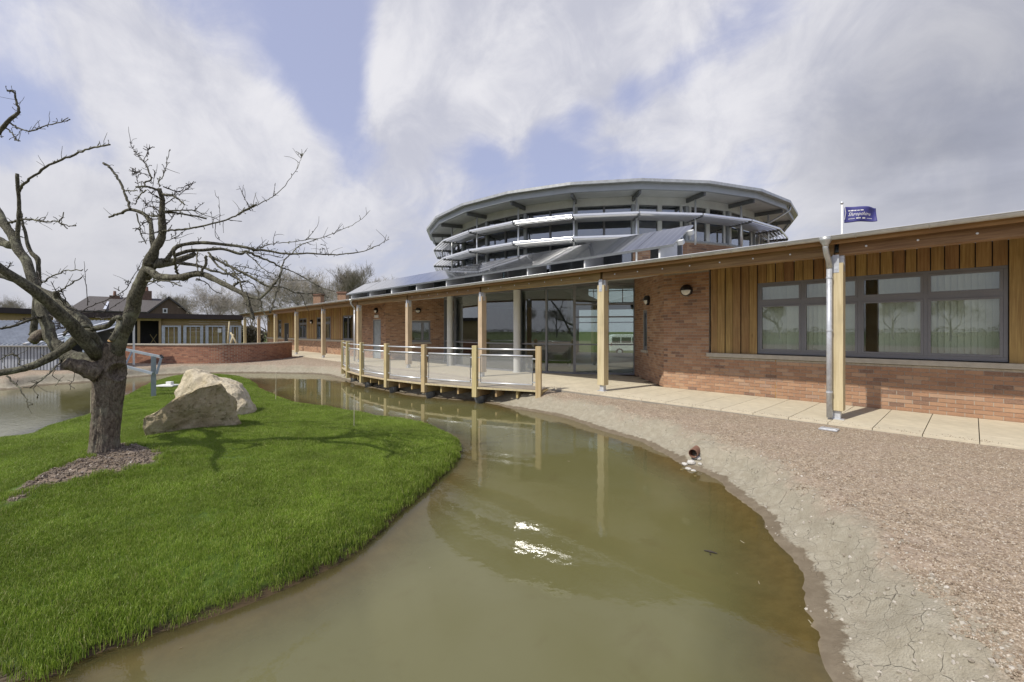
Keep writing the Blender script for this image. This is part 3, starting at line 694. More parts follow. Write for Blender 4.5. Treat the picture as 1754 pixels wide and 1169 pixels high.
while x < WIN[1]-.08:
    if abs(x+.95) > .0 and not (-1.50 < x < -1.28):
        o = link('blind_slat', sl_me, M['blind'], w1); o.location = (x, WY+.22, 1.03); o.rotation_euler[2] = R_(random.gauss(17, 4))
    x += .084
MB().box(WIN[0]-.3, 6, WY+1.6, WY+1.7, 0, 3.0).box(WIN[0]-.6, 6, WY+.25, WY+1.6, .7, .75).build('room_interior', M['interior'], wing)
for k, (a, b) in enumerate(LWIN): window(a, b, .95, 2.5, ((a+b)/2,) if b-a > 1 else (), 2.08 if k else None)
mb = MB()
for a, b in LWIN: mb.box(a-.2, b+.2, WY+.8, WY+.9, .2, 2.9)
mb.build('room_interior', M['interior'], wing)
# doors
def door(x0, x1, z1, mat, y):
    o = MB().box(x0, x1, y+.03, y+.10, .01, z1).build('door', mat, wing)
    MB().box(x0-.05, x0, y-.004, y+.12, 0, z1+.05).box(x1, x1+.05, y-.004, y+.12, 0, z1+.05).box(x0, x1, y-.004, y+.12, z1, z1+.05).build('door_frame', M['frame'], o)
    MB().bar((x1-.10, y-.03, 1.0), (x1-.10, y-.03, 1.25), .02, .02, (0,1,0)).bar((x1-.10, y-.03, 1.02), (x1-.10, y+.03, 1.02), .015, .015).bar((x1-.10, y-.03, 1.23), (x1-.10, y+.03, 1.23), .015, .015).build('door_handle', M['alu'], o)
    return o
door(-23.07, -22.23, 2.09, plain('door_grey', (.30,.34,.36), .5), WY)
door(-39.65, -38.65, 2.15, M['dark'], WY)
MB().box(-22.88, -22.42, WY-.06, WY-.004, 2.26, 2.42).build('door_light', M['opal'], wing, bevel=.02)
# splayed wall windows
def splay(p0, p1):
    d = np.array(p1)-np.array(p0); a = math.atan2(d[1], d[0]); return Matrix.Translation((p0[0], p0[1], 0)) @ Matrix.Rotation(a, 4, 'Z')
window(1.15, 1.62, .92, 2.16, y=.0, T=splay((-8.0, 13.30), (XC, WY)), label='narrow grey window in the angled brick wall right of the hub')
window(1.30, 2.42, .92, 2.06, (1.98,), y=.0, T=splay((XL, WY), (-19.2, 13.36)), label='square grey window in the angled brick wall left of the hub')
for p, a, b in (((-8.0, 13.30), 1.05, 1.72), ((XL, WY), 1.22, 2.5)):
    T = splay(p, (XC, WY) if p[0] > -10 else (-19.2, 13.36))
    o = MB().box(a, b, -.06, .03, .84, .917).build('stone_sill', M['stone'], wing, bevel=.005); o.matrix_basis = T
    o = MB().box(a, b, .5, .6, .5, 2.6).build('room_interior', M['interior'], wing); o.matrix_basis = T

# canopy: posts, beams, soffit, roof, gutter
PX = [-1.6 - 4.8*k for k in range(10)] + [3.2]
PY = 9.16
def copytree(o, parent, dx):
    c = o.copy(); COL.objects.link(c); c.parent = parent; c.matrix_parent_inverse = o.matrix_parent_inverse.copy()
    c.location.x += dx
    for ch in o.children: copytree(ch, c, 0)
    return c
post = MB().box(PX[0]-.1, PX[0]+.1, PY-.1, PY+.1, .15, 2.66).build('canopy_post', M['post'], wing, bevel=.006)
MB().box(PX[0]-.055, PX[0]+.055, PY-.055, PY+.055, .012, .149).box(PX[0]-.11, PX[0]+.11, PY-.11, PY+.11, 0.0, .012).build('steel_foot', M['steel'], post)
MB().box(PX[0]-.045, PX[0]+.045, PY-.106, PY+.106, 2.50, 2.80).box(PX[0]-.106, PX[0]+.106, PY-.045, PY+.045, 2.52, 2.79).box(PX[0]-.03, PX[0]+.03, PY-.112, PY-.106, 2.55, 2.62).build('steel_bracket', M['steel'], post)
posts = [post]
for x in PX[1:]: posts.append(copytree(post, wing, x-PX[0]))
def zs(y): return 2.80 + (y-9.06)*.11
edges = sorted([-45.4] + PX + [6.2]); 
for a, b in zip(edges, edges[1:]):
    bo = MB().box(a+.035, b-.035, PY-.075, PY+.075, 2.79, 3.02).build('beam', M['beam'], wing, bevel=.008)
    if b > -12:
        x = a+.4
        while x < b-.2:
            MB().lathe((x, PY-.075, 2.90), [(.017, 0), (.017, .006), (.009, .012)], 10, ((1,0,0),(0,0,1),(0,-1,0))).build('bolt', M['alu'], bo); x += .62
MB().box(-45.5, 6.2, 8.925, 8.95, 2.965, 3.05).build('fascia_board', M['fasciawood'], wing)
def sheet(x0, x1, y0, y1, t=.02, dz=0.0):
    a, b = zs(y0)+dz, zs(y1)+dz
    return [(x0,y0,a),(x1,y0,a),(x1,y1,b),(x0,y1,b),(x0,y0,a+t),(x1,y0,a+t),(x1,y1,b+t),(x0,y1,b+t)], [(0,3,2,1),(4,5,6,7),(0,1,5,4),(1,2,6,5),(2,3,7,6),(3,0,4,7)]
so_m = wood('soffit_boards', (.26,.155,.065), (.17,.095,.04), 'X', rand=0)
MB().add(*sheet(-45.5, XL, 9.24, 11.0, dz=.03)).build('soffit', so_m, wing); MB().add(*sheet(XC, 6.2, 9.24, 11.0, dz=.03)).build('soffit', so_m, wing)
MB().add(*sheet(XL, XC, 9.24, 14.2, dz=.03)).build('soffit', M['soffit'], wing)
MB().add(*sheet(-45.5, XL, 8.80, 15.5, .05, .27)).add(*sheet(XL, XC, 8.80, 11.9, .05, .27)).add(*sheet(XC, 6.2, 8.80, 15.5, .05, .27)).build('roof', M['roofmetal'], wing)
MB().box(XC+.1, 6, 15.2, 15.4, 0, 3.6).box(-45, XL-.1, 15.2, 15.4, 0, 3.6).box(5.9, 6.0, 11.2, 15.2, 0, 3.5).box(-45.0, -44.9, 11.2, 15.2, 0, 3.5).box(XL-.2, XL-.1, 13.5, 15.2, 0, 3.5).box(XC+.1, XC+.2, 13.0, 15.2, 0, 3.5).build('rear_wall', M['redbrick'], wing)
gp = [(math.cos(R_(a))*.062, math.sin(R_(a))*.062) for a in range(180, 361, 20)]
gp2 = [(p*.88, q*.88) for p, q in gp[::-1]]; prof = gp + gp2; mb = MB(); n_ = len(prof)
mb.add([(x, 8.845+p, 3.085+q) for x in (-45.5, 6.2) for p, q in prof], [(i, (i+1) % n_, n_+(i+1) % n_, n_+i) for i in range(n_)] + [tuple(range(n_)), tuple(range(n_, 2*n_))[::-1]])
gut = mb.build('gutter', M['gutter'], wing, smooth=False)
mb = MB().tube([(-45.5, 8.780, 3.088), (6.2, 8.780, 3.088)], .009, 8).build('gutter_bead', M['alu'], gut, smooth=True)
br = MB().tube([(0, 8.845+math.cos(R_(a))*.066, 3.085+math.sin(R_(a))*.066) for a in range(180, 361, 15)], .007, 6).mesh('gutter_bracket')
for i in range(34):
    o = link('gutter_bracket', br, M['gutter'], gut); o.location.x = 1.4 - i*.9 - (i*.02 if i % 3 else 0)
def downpipe(px_, yy=9.0):
    o = MB().tube([(px_, yy, 0.03), (px_, yy, 2.62)], .041, 14, r=.5).build('downpipe', M['steel'], wing, smooth=True)
    MB().tube([(px_-.02, 8.83, 3.02), (px_-.02, 8.83, 2.90), (px_-.012, 8.87, 2.80), (px_, 8.96, 2.70), (px_, yy, 2.58)], [.043, .043, .044, .044, .046], 14).build('swan_neck', M['gutter'], o, smooth=True)
    MB().lathe((px_-.02, 8.83, 2.93), [(.046, 0), (.05, .03), (.085, .085), (.10, .15)], 18).build('hopper', M['gutter'], o, smooth=True)
    for z in (.45, 1.5, 2.4): MB().tube([(px_, yy, z), (px_, yy, z+.03)], .048, 14).build('pipe_clip', M['steel'], o)
    return o
downpipe(-1.68); downpipe(-20.97)

# ------------------------------------------------------------------ bulkhead lamps
def lamp(pos, nrm, label):
    nrm = np.array([*nrm, 0.]); nrm /= np.linalg.norm(nrm); u = np.array([-nrm[1], nrm[0], 0]); pos = np.array(pos, float)
    t = thing('wall_lamp', label, 'lamp', pos, 'round bulkhead lamps on the walls')
    MB().lathe(pos, [(.145, 0), (.15, .02), (.15, .075), (.135, .09)], 28, (u, (0,0,1), nrm)).build('housing', M['black'], t, smooth=False)
    k = 14; V = [pos+nrm*.092]; 
    dm = MB(); rings = [(.125, .092), (.10, .125), (.06, .145), (.0, .15)]
    vs = []; fs = []
    for q, h in rings:
        for i in range(k+1):
            a = math.pi + math.pi*i/k; vs.append(pos + (u*math.cos(a)+np.array([0,0,1])*math.sin(a))*q + nrm*h)
    for r in range(3):
        for i in range(k): fs.append((r*(k+1)+i, r*(k+1)+i+1, (r+1)*(k+1)+i+1, (r+1)*(k+1)+i))
    dm.add(vs, fs).build('diffuser', M['opal'], t, smooth=True)
    vs = []; fs = []
    for q, h in [(.148, .08), (.135, .125), (.09, .155), (.0, .165)]:
        for i in range(k+1):
            a = math.pi*i/k; vs.append(pos + (u*math.cos(a)+np.array([0,0,1])*(math.sin(a)-.02))*q + nrm*h)
    for r in range(3):
        for i in range(k): fs.append((r*(k+1)+i, r*(k+1)+i+1, (r+1)*(k+1)+i+1, (r+1)*(k+1)+i))
    MB().add(vs, fs).build('hood', M['black'], t, smooth=True)
lamp((-5.07, WY-.008, 2.56), (0,-1), 'black half moon bulkhead lamp left of the timber boards by the near window')
lamp((-6.73, 12.02, 2.44), (-1,-1), 'bulkhead lamp above the narrow window in the angled wall right of the glazing')
lamp((-22.66, WY-.008, 2.66), (0,-1), 'bulkhead lamp above the pale grey door')
lamp((-20.35, 12.23, 2.62), (.70,-.71), 'bulkhead lamp above the square window left of the glazing')
lamp((-32.9, WY-.03, 2.2), (0,-1), 'farthest bulkhead lamp on the pale timber cladding')

# ------------------------------------------------------------------ the round hub
HC = np.array([-13.6, 18.95])
def hv(ang, r, z=0.0): return np.array([HC[0]+r*math.cos(R_(ang)), HC[1]+r*math.sin(R_(ang)), z])
hub = thing('glazed_rotunda', 'round glazed hub with a many sided grey roof and white louvres rising behind the wing', 'building', (*HC, 0))
def ringband(r0, z0, r1, z1, angs, close=False):
    vs = []; fs = []
    for a in angs: vs += [hv(a, r0, z0), hv(a, r1, z1)]
    for i in range(len(angs)-1): fs.append((2*i, 2*i+2, 2*i+3, 2*i+1))
    return vs, fs
ALL = [15*k for k in range(25)]
def solidring(ri, ro, z0, z1, angs=ALL):
    m = MB(); 
    for a, b in ((ro,z0),):
        m.add(*ringband(ro, z0, ro, z1, angs)); m.add(*ringband(ri, z1, ri, z0, angs)); m.add(*ringband(ro, z1, ri, z1, angs)); m.add(*ringband(ri, z0, ro, z0, angs))
    return m
solidring(7.45, 7.95, 3.02, 3.42).build('floor_edge', M['fascia'], hub)
MB().prism([(-10.6,12.2)] + [tuple(hv(a, 7.5)[:2]) for a in range(-75, -226, -15)] + [(-17.3,25.2)], 3.12, 3.40).build('upper_floor', M['interior'], hub)
MB().prism([tuple(hv(a, 7.9)[:2]) for a in ALL[:-1]], -.03, .012).build('ground_floor', M['floor'], hub)
roof = solidring(8.40, 8.70, 6.10, 6.42); 
rf = MB().add(*ringband(8.82, 6.47, 0.3, 7.15, ALL)).add(*ringband(0.3, 6.42, 8.82, 6.44, ALL)).build('roof', M['roofmetal'], hub)
MB().add(*ringband(7.5, 6.27, 8.62, 6.23, ALL)).build('soffit', M['soffit'], hub)
solidring(8.60, 8.70, 6.17, 6.43).build('fascia', M['fascia'], hub)
solidring(8.70, 8.86, 6.375, 6.47).build('eaves_gutter', M['gutter'], hub)
solidring(7.50, 7.62, 5.98, 6.26).build('wall_head', M['soffit'], hub)
# ceiling and inner partition seen through the glass
MB().prism([tuple(hv(a, 7.4)[:2]) for a in ALL[:-1]], 6.0, 6.05).build('ceiling', M['interior'], hub)
pa, pb = np.array([-11.2, 13.7]), np.array([-18.6, 23.4]); dd = (pb-pa)/np.linalg.norm(pb-pa)
MB().obox((*((pa+pb)/2), 1.55), (*(dd*6.1), 0), (*(np.array([-dd[1], dd[0]])*.08), 0), (0,0,1.5)).build('partition', M['interior'], hub)
MB().obox((-17.0, 19.0, 4.7), (1.6,0,0), (0,1.6,0), (0,0,1.3)).build('stair_core', M['interior'], hub)
def pane(a0, a1, r, z0, z1, mat, f0=0.0, f1=1.0, name='pane', t=.01):
    A, B = hv(a0, r), hv(a1, r); p, q = A+(B-A)*f0, A+(B-A)*f1; u = (q-p); u /= np.linalg.norm(u); nn = np.array([-u[1], u[0], 0])*t
    return MB().add([(*p[:2],z0),(*q[:2],z0),(*q[:2],z1),(*p[:2],z1), *(np.array([(*p[:2],z0),(*q[:2],z0),(*q[:2],z1),(*p[:2],z1)])+nn)],
                    [(0,1,2,3),(7,6,5,4),(0,4,5,1),(1,5,6,2),(2,6,7,3),(3,7,4,0)]).build(name, mat, hub)
def fbar(a0, a1, f, r, z0, z1, w, t, mat, name='mullion'):
    A, B = hv(a0, r), hv(a1, r); p = A+(B-A)*f; u = (B-A)/np.linalg.norm(B-A); o = np.array([u[1], -u[0], 0])
    return MB().obox((*p[:2], (z0+z1)/2), u*w/2, o*t/2, (0,0,(z1-z0)/2)).build(name, mat, hub)
def fline(a0, a1, r, z0, z1, t, mat, name='transom', f0=.0, f1=1.):
    A, B = hv(a0, r), hv(a1, r); A, B = A+(B-A)*f0, A+(B-A)*f1; u = (B-A)/2; o = np.array([u[1], -u[0], 0]); o /= np.linalg.norm(o)
    return MB().obox((*((A+B)/2)[:2], (z0+z1)/2), u, o*t/2, (0,0,(z1-z0)/2)).build(name, mat, hub)
for k in range(24):
    a0, a1 = -180+15*k, -165+15*k
    brick_side = -45 <= a0 < 30
    zb = 4.72 if brick_side else 3.44
    # upper storey
    for f0, f1 in ((.02, .48), (.52, .98)): pane(a0, a1, 7.55, zb+.06, 5.98, M['clearglass' if (a0 >= 60 or a0 < -180) else 'upglass'], f0, f1)
    fbar(a0, a1, 0, 7.57, zb, 5.98, .11, .13, M['fascia']); 
    fbar(a0, a1, .5, 7.56, zb, 5.98, .16 if brick_side else .05, .09, M['soffit'] if brick_side else M['frame'])
    if brick_side:
        for f in (.09, .91): fbar(a0, a1, f, 7.56, zb, 5.98, .09, .06, M['soffit'])
    else: fline(a0, a1, 7.56, 4.28, 4.34, .06, M['frame'])
    fline(a0, a1, 7.56, zb, zb+.06, .10, M['fascia'])
    if brick_side:
        A, B = hv(a0, 7.62)[:2], hv(a1, 7.62)[:2]
        lay(*brickwork(tuple(A), tuple(B), 3.10, 4.72, mesh_only=hub))
for k in range(24):
    a = -180+15*k
    u = hv(a, 1)-np.array([*HC, 0]); tg = np.array([-u[1], u[0], 0])
    MB().bar(hv(a, 7.55, 6.16), hv(a, 8.60, 6.13), .07, .15).build('roof_bracket', M['darksteel'], hub)
    if not (-150 <= a <= 60): continue
    MB().tube([hv(a, 8.1, 4.5 if a > -45 else 3.5), hv(a, 8.1, 6.1)], .034, 10).build('louvre_post', M['alu'], hub, smooth=True)
    for z in (5.44, 4.68):
        if a > -45 and z < 5: continue
        MB().bar(hv(a, 7.6, z-.02), hv(a, 8.5, z-.03), .025, .10).build('louvre_arm', M['darksteel'], hub)
for k in range(24):
    a0, a1 = -180+15*k, -165+15*k
    if not (-150 <= a0 and a1 <= 60): continue
    for z in (5.45, 4.69):
        if z < 5 and a0 >= -45: continue
        A, B = hv(a0, 8.5, z), hv(a1, 8.5, z); e = (B-A)*.012
        lp = MB().bar(A+e, B-e, .05, .075).build('louvre_panel', M['louvre'], hub, bevel=.01)
        A, B = hv(a0, 7.68, z), hv(a1, 7.68, z); e = (B-A)*.012
        MB().bar(A+e, B-e, .05, .07).build('inner_rail', M['louvre'], lp)
        um = hv((a0+a1)/2, 1)-np.array([*HC, 0]); cs, sn = math.cos(R_(69)), math.sin(R_(69))
        for i in range(6):
            r = 7.78 + i*.125; A, B = hv(a0, r, z), hv(a1, r, z); e = (B-A)*.02; A, B = A+e, B-e
            U3 = np.array([um[0], um[1], 0]); Z3 = np.array([0, 0, 1.]); pr = []
            for q in range(7):                           # a shallow aerofoil: its face turns from 6 to 34 degrees above level
                e_ = R_(34 - 28*q/6); pr.append(((.30*math.cos(e_)-.282), .30*math.sin(e_)-.105))
            bl = MB(); m_ = len(pr); bl.add([P+U3*a_+Z3*b_ for P in (A, B) for a_, b_ in pr], [(q, m_+q, m_+q+1, q+1) for q in range(m_-1)])
            bl.add([P+U3*(a_-.012)+Z3*b_ for P in (A, B) for a_, b_ in (pr[0], pr[-1])], [(0,1,3,2)])
            bl.build('louvre_blade', M['louvre'], lp, smooth=True)
# rain pipe under the eaves at the right
MB().tube([hv(3, 8.75, 6.36), hv(3, 8.72, 6.2), hv(2, 8.55, 6.05), hv(-4, 7.75, 5.35)], .04, 10).build('eaves_pipe', M['gutter'], hub, smooth=True)
# ground floor glazing of the hub under the canopy
def zso(y): return zs(y)+.03
for a0 in (-135, -120, -105, -90, -75, -60):
    a1 = a0+15; zt = zso(min(hv(a0, 7.95)[1], hv(a1, 7.95)[1]))
    for f0, f1 in (((0, .5), (.5, 1)) if a0 in (-75, -60) else ((0, 1),)): pane(a0, a1, 7.95, .06, zt, M['glass'], f0+.02, f1-.02)
    fbar(a0, a1, 0, 7.96, 0, zt, .09, .12, M['frame']); fline(a0, a1, 7.96, 0, .06, .10, M['frame']); fline(a0, a1, 7.96, zt-.06, zt, .10, M['frame'])
    if a0 in (-75, -60): fbar(a0, a1, .5, 7.96, .06, zt, .06, .10, M['frame'])
    fline(a0, a1, 7.965, 1.02, 1.065, .05, M['frame'])
    if a0 == -60:
        for z in (1.98, 2.42): fline(a0, a1, 7.965, z, z+.05, .06, M['frame'])
fbar(-60, -45, 1, 7.96, 0, 3.25, .12, .14, M['frame'])
for k in range(24):
    a0 = -180+15*k
    if -135 <= a0 < -45: continue
    if a0 >= 135 or a0 < -135: fline(a0, a0+15, 7.85, .02, 3.1, .1, M['interior'], 'rear_wall'); continue
    pane(a0, a0+15, 7.9, .02, 3.1, M['clearglass'], .01, .99); fbar(a0, a0+15, 0, 7.9, 0, 3.1, .07, .08, M['frame']); fline(a0, a0+15, 7.9, 2.1, 2.16, .06, M['frame'])
for a in (-75, -105):
    MB().lathe(hv(a, 8.2, .0), [(.17,0),(.17,.01),(.13,.012),(.13,3.02)], 28).build('round_column', M['column'], hub, smooth=False)

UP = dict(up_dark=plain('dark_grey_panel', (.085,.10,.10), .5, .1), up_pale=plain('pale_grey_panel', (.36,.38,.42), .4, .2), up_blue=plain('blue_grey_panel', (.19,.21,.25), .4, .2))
# ------------------------------------------------------------------ solar array on the canopy roof
def pvmat():
    m, t, b = newmat('solar_glass')
    v = coords(t); br_ = N(t, 'ShaderNodeTexBrick'); br_.offset = 0; br_.inputs['Scale'].default_value = 1.0
    br_.inputs['Brick Width'].default_value = .158; br_.inputs['Row Height'].default_value = 5; br_.inputs['Mortar Size'].default_value = .006; br_.inputs['Mortar Smooth'].default_value = 0
    br_.inputs['Color1'].default_value = (.045,.05,.062,1); br_.inputs['Color2'].default_value = (.055,.06,.072,1); br_.inputs['Mortar'].default_value = (.36,.37,.38,1)
    t.links.new(v, br_.inputs['Vector']); t.links.new(br_.outputs['Color'], b.inputs['Base Color']); b.inputs['Roughness'].default_value = .16
    b.inputs['Metallic'].default_value = .35; b.inputs['Coat Weight'].default_value = 1.0; b.inputs['Coat Roughness'].default_value = .05; b.inputs['Specular IOR Level'].default_value = .8
    return m
M['pv'] = pvmat()
arr = thing('solar_array', 'long row of tilted dark solar panels on the canopy roof before the hub', 'solar panels', (-13.6, 9.8, 3.3))
y0, z0, y1, z1 = 9.30, 3.45, 10.30, 4.05; sv = np.array([0, y1-y0, z1-z0]); sv /= np.linalg.norm(sv); nv = np.array([0, -sv[2], sv[1]]); SLn = math.hypot(y1-y0, z1-z0)
MWd = 18.1/19
pm_ = MB().obox((MWd/2, *(sv*SLn/2)[1:]), (MWd/2-.006, 0, 0), sv*SLn/2, nv*.018).mesh('solar_panel')
for i in range(19):
    o = link('solar_panel', pm_, M['pv'], arr); o.location = (-22.7+i*MWd, y0, z0+random.uniform(-.002, .002)); o.rotation_euler = (random.uniform(-.003, .003), random.uniform(-.002, .002), 0)
MB().box(-22.7, -4.6, y0-.012, y0+.0, z0-.045, z0+.0).build('edge_rail', M['darksteel'], arr)
for i in range(9):
    x = -22.2 + i*2.15; wd = .045 if i not in (2, 5) else .10
    MB().add([(x,y0+.06,3.13),(x+wd,y0+.06,3.13),(x+wd,y0+.06,z0),(x,y0+.06,z0),(x,y1-.1,3.2),(x+wd,y1-.1,3.2),(x+wd,y1-.1,z1-.09),(x,y1-.1,z1-.09)],
             [(0,1,2,3),(5,4,7,6),(1,5,6,2),(4,0,3,7),(0,4,5,1),(3,2,6,7)]).build('support_bracket', M['white'], arr)
for x, y, z in ((-4.72, 9.55, 3.56), (-4.72, 10.05, 3.86)): MB().obox((x+.16, y, z-.03), (.07,0,0), sv*.05, nv*.05).build('end_clamp', M['column'], arr)
# upstands of the roof seen under the panels: dark to the left, blue-grey nearer the lens
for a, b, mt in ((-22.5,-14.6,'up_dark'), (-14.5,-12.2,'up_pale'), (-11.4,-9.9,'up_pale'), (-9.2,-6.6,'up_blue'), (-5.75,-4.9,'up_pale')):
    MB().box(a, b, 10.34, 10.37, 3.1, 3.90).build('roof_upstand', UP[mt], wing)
# ------------------------------------------------------------------ viewing deck over the water
deck = thing('viewing_deck', 'curved timber viewing deck with rail reaching over the pond edge', 'deck', (-12.6, 8, 0))
DA = [-61 - 8.2*k for k in range(7)]; DR = 12.55
mb = MB(); y = 6.44; bw = .135
def radx(ang, yy): t = (yy-HC[1])/math.sin(R_(ang)); return HC[0]+t*math.cos(R_(ang))
while y < 8.655:
    ym = y+.06; q = DR**2-(y-HC[1])**2
    if q > 0:
        xa = max(HC[0]-math.sqrt(q), radx(DA[-1], ym)); xb = min(HC[0]+math.sqrt(q), radx(DA[0], ym))
        x = xa
        while x < xb-.05:
            e = min(x+random.uniform(2.4, 4.2), xb); mb.box(x, e-.004, y, min(y+bw-.008, 8.655), -.030, .002, random.random()); x = e
    y += bw
mb.build('deck_boards', M['deckboard'], deck, kind='stuff')
a = DA[-1]; 
for k in range(19):
    a = DA[-1] + (DA[0]-DA[-1])*k/18; u = hv(a, 1)-np.array([*HC, 0]); tg = np.array([-u[1], u[0], 0]); p, q = hv(a, 12.47, -.135), hv(a, 10.9, -.135)
    MB().bar(p, q, .052, .185).build('joist', M['joist'], deck)
for b0, b1 in zip(DA, DA[1:]):
    A, B = hv(b0, DR, -.012), hv(b1, DR, -.012); MB().bar(A, B, .045, .045).build('edge_board', M['post'], deck)
for k, a in enumerate(DA):
    u = hv(a, 1)-np.array([*HC, 0]); tg = np.array([-u[1], u[0], 0])
    MB().obox(hv(a, DR-.02, .43), tg*.07, u*.06, (0,0,.69)).build('balustrade_post', M['deckpost'], deck, bevel=.006)
    MB().bar(hv(a, 12.46, -.15), hv(a, 11.2, -.15), .17, .20).build('bearer', M['joist'], deck)
    MB().lathe(hv(a, 12.28, -.75), [(.10,0),(.10,.25),(.15,.42),(.15,.50)], 14).build('pier', M['darksteel'], deck)
for b0, b1 in zip(DA, DA[1:]):
    A, B = hv(b0, DR-.03), hv(b1, DR-.03); u = (B-A)/np.linalg.norm(B-A); up = np.array([0,0,1.])
    MB().tube([A+u*.06+up*1.03, B-u*.06+up*1.03], .021, 10).build('handrail', M['alu'], deck, smooth=True)
    p, q = A+u*.16, B-u*.16
    pn = MB().obox((p+q)/2+up*.50, (q-p)/2, np.array([u[1],-u[0],0])*.004, up*.365).build('infill_panel', M['panelglass'], deck)
    for z, r in ((.868, .024), (.132, .022)): MB().tube([p+up*z, q+up*z], r, 10).build('panel_rail', M['alu'], pn, smooth=True)
    for e in (p, q): MB().bar(e+up*.15, e+up*.85, .012, .02, up=(1,0.2,0)).build('panel_edge', M['darksteel'], pn)
    for e, s in ((p, -1), (q, 1)):
        for z in (.80, .20): MB().bar(e+up*z, e+u*s*.10+up*z, .02, .03).build('clamp', M['alu'], pn)
# ------------------------------------------------------------------ the old apple tree
def barkmat(name, c0, c1, lich, lam, bs=26):
    m, t, b = newmat(name)
    geo = N(t, 'ShaderNodeNewGeometry'); pos = geo.outputs['Position']
    mp = N(t, 'ShaderNodeMapping'); mp.inputs['Scale'].default_value = (1,1,.5); t.links.new(pos, mp.inputs[0])
    n1_ = noise_(t, mp.outputs[0], bs, 8, .7, .6); n2_ = noise_(t, pos, 5, 6, .65); n3_ = noise_(t, pos, 38, 4, .6)
    vo = N(t, 'ShaderNodeTexVoronoi', feature='DISTANCE_TO_EDGE'); vo.inputs['Scale'].default_value = bs*.9; t.links.new(mp.outputs[0], vo.inputs['Vector'])
    c = mixc(t, sstep(t, n1_, .32, .68), c0, c1)
    c = mixc(t, math_(t, 'MULTIPLY', sstep(t, n2_, .50, .66), lam), c, lich)
    c = mixc(t, math_(t, 'MULTIPLY', sstep(t, n3_, .62, .72), .5*lam), c, (.36,.38,.26))
    c = mixc(t, math_(t, 'MULTIPLY', sstep(t, vo.outputs['Distance'], .05, .0), .35), c, tuple(x*.5 for x in c0))
    t.links.new(c, b.inputs['Base Color']); b.inputs['Roughness'].default_value = .92; b.inputs['Specular IOR Level'].default_value = .2
    h = math_(t, 'ADD', n1_, math_(t, 'MULTIPLY', sstep(t, vo.outputs['Distance'], 0, .12), .2)); bump_(t, b, h, .9, .016)
    return m
M['bark'] = barkmat('trunk_bark', (.075,.058,.045), (.255,.215,.165), (.28,.275,.205), .5, 34)
M['limb'] = barkmat('limb_bark', (.042,.038,.028), (.185,.175,.128), (.30,.30,.21), .65, 46)
M['twig'] = plain('twig_bark', (.045,.037,.030), .85, 0, .3, 30)
M['cutwood'] = plain('cut_wood', (.42,.27,.12), .85, 0, .3, 18)
apple = thing('apple_tree', 'old bare apple tree with lichened twisted limbs on the grass island', 'tree', TREE)
D0 = 5.6
c1 = lambda x, y: (x/3.898, 130 + y/3.898)
c2 = lambda x, y: (x/3.898, 380 + y/3.898)
c4 = lambda x, y: (400 + x/5.847, 400 + y/5.847)
c7 = lambda x, y: (380 + x/5.3125, 240 + y/5.3125)
def crspline(P, k):
    P = np.array(P, float); n = len(P)
    if n < 3: return np.array([P[0]+(P[-1]-P[0])*i/k for i in range(k+1)])
    o = []
    for i in range(n-1):
        a = P[i-1] if i else 2*P[0]-P[1]; b, c = P[i], P[i+1]; d = P[i+2] if i+2 < n else 2*P[-1]-P[-2]
        for j in range(k): t = j/k; o.append(.5*((2*b)+(-a+c)*t+(2*a-5*b+4*c-d)*t*t+(-a+3*b-3*c+d)*t**3))
    o.append(P[-1]); return np.array(o)
def spur(mb, p, d, L, r):
    d = np.array(d); q = p; pts = [p]; n = random.randint(2, 4)
    for i in range(n):
        d = d + np.array([random.gauss(0, .45) for _ in range(3)]); d /= np.linalg.norm(d); q = q + d*L/n; pts.append(q)
    rr = [r*(1-.35*i/n)*random.uniform(.8, 1.25) for i in range(n+1)]; rr[-1] = r*random.uniform(.9, 1.5)
    mb.tube(pts, rr, 5)
    if L > .06 and random.random() < .45: spur(mb, pts[1], d + np.array([random.gauss(0, .8) for _ in range(3)]), L*.5, r*.75)
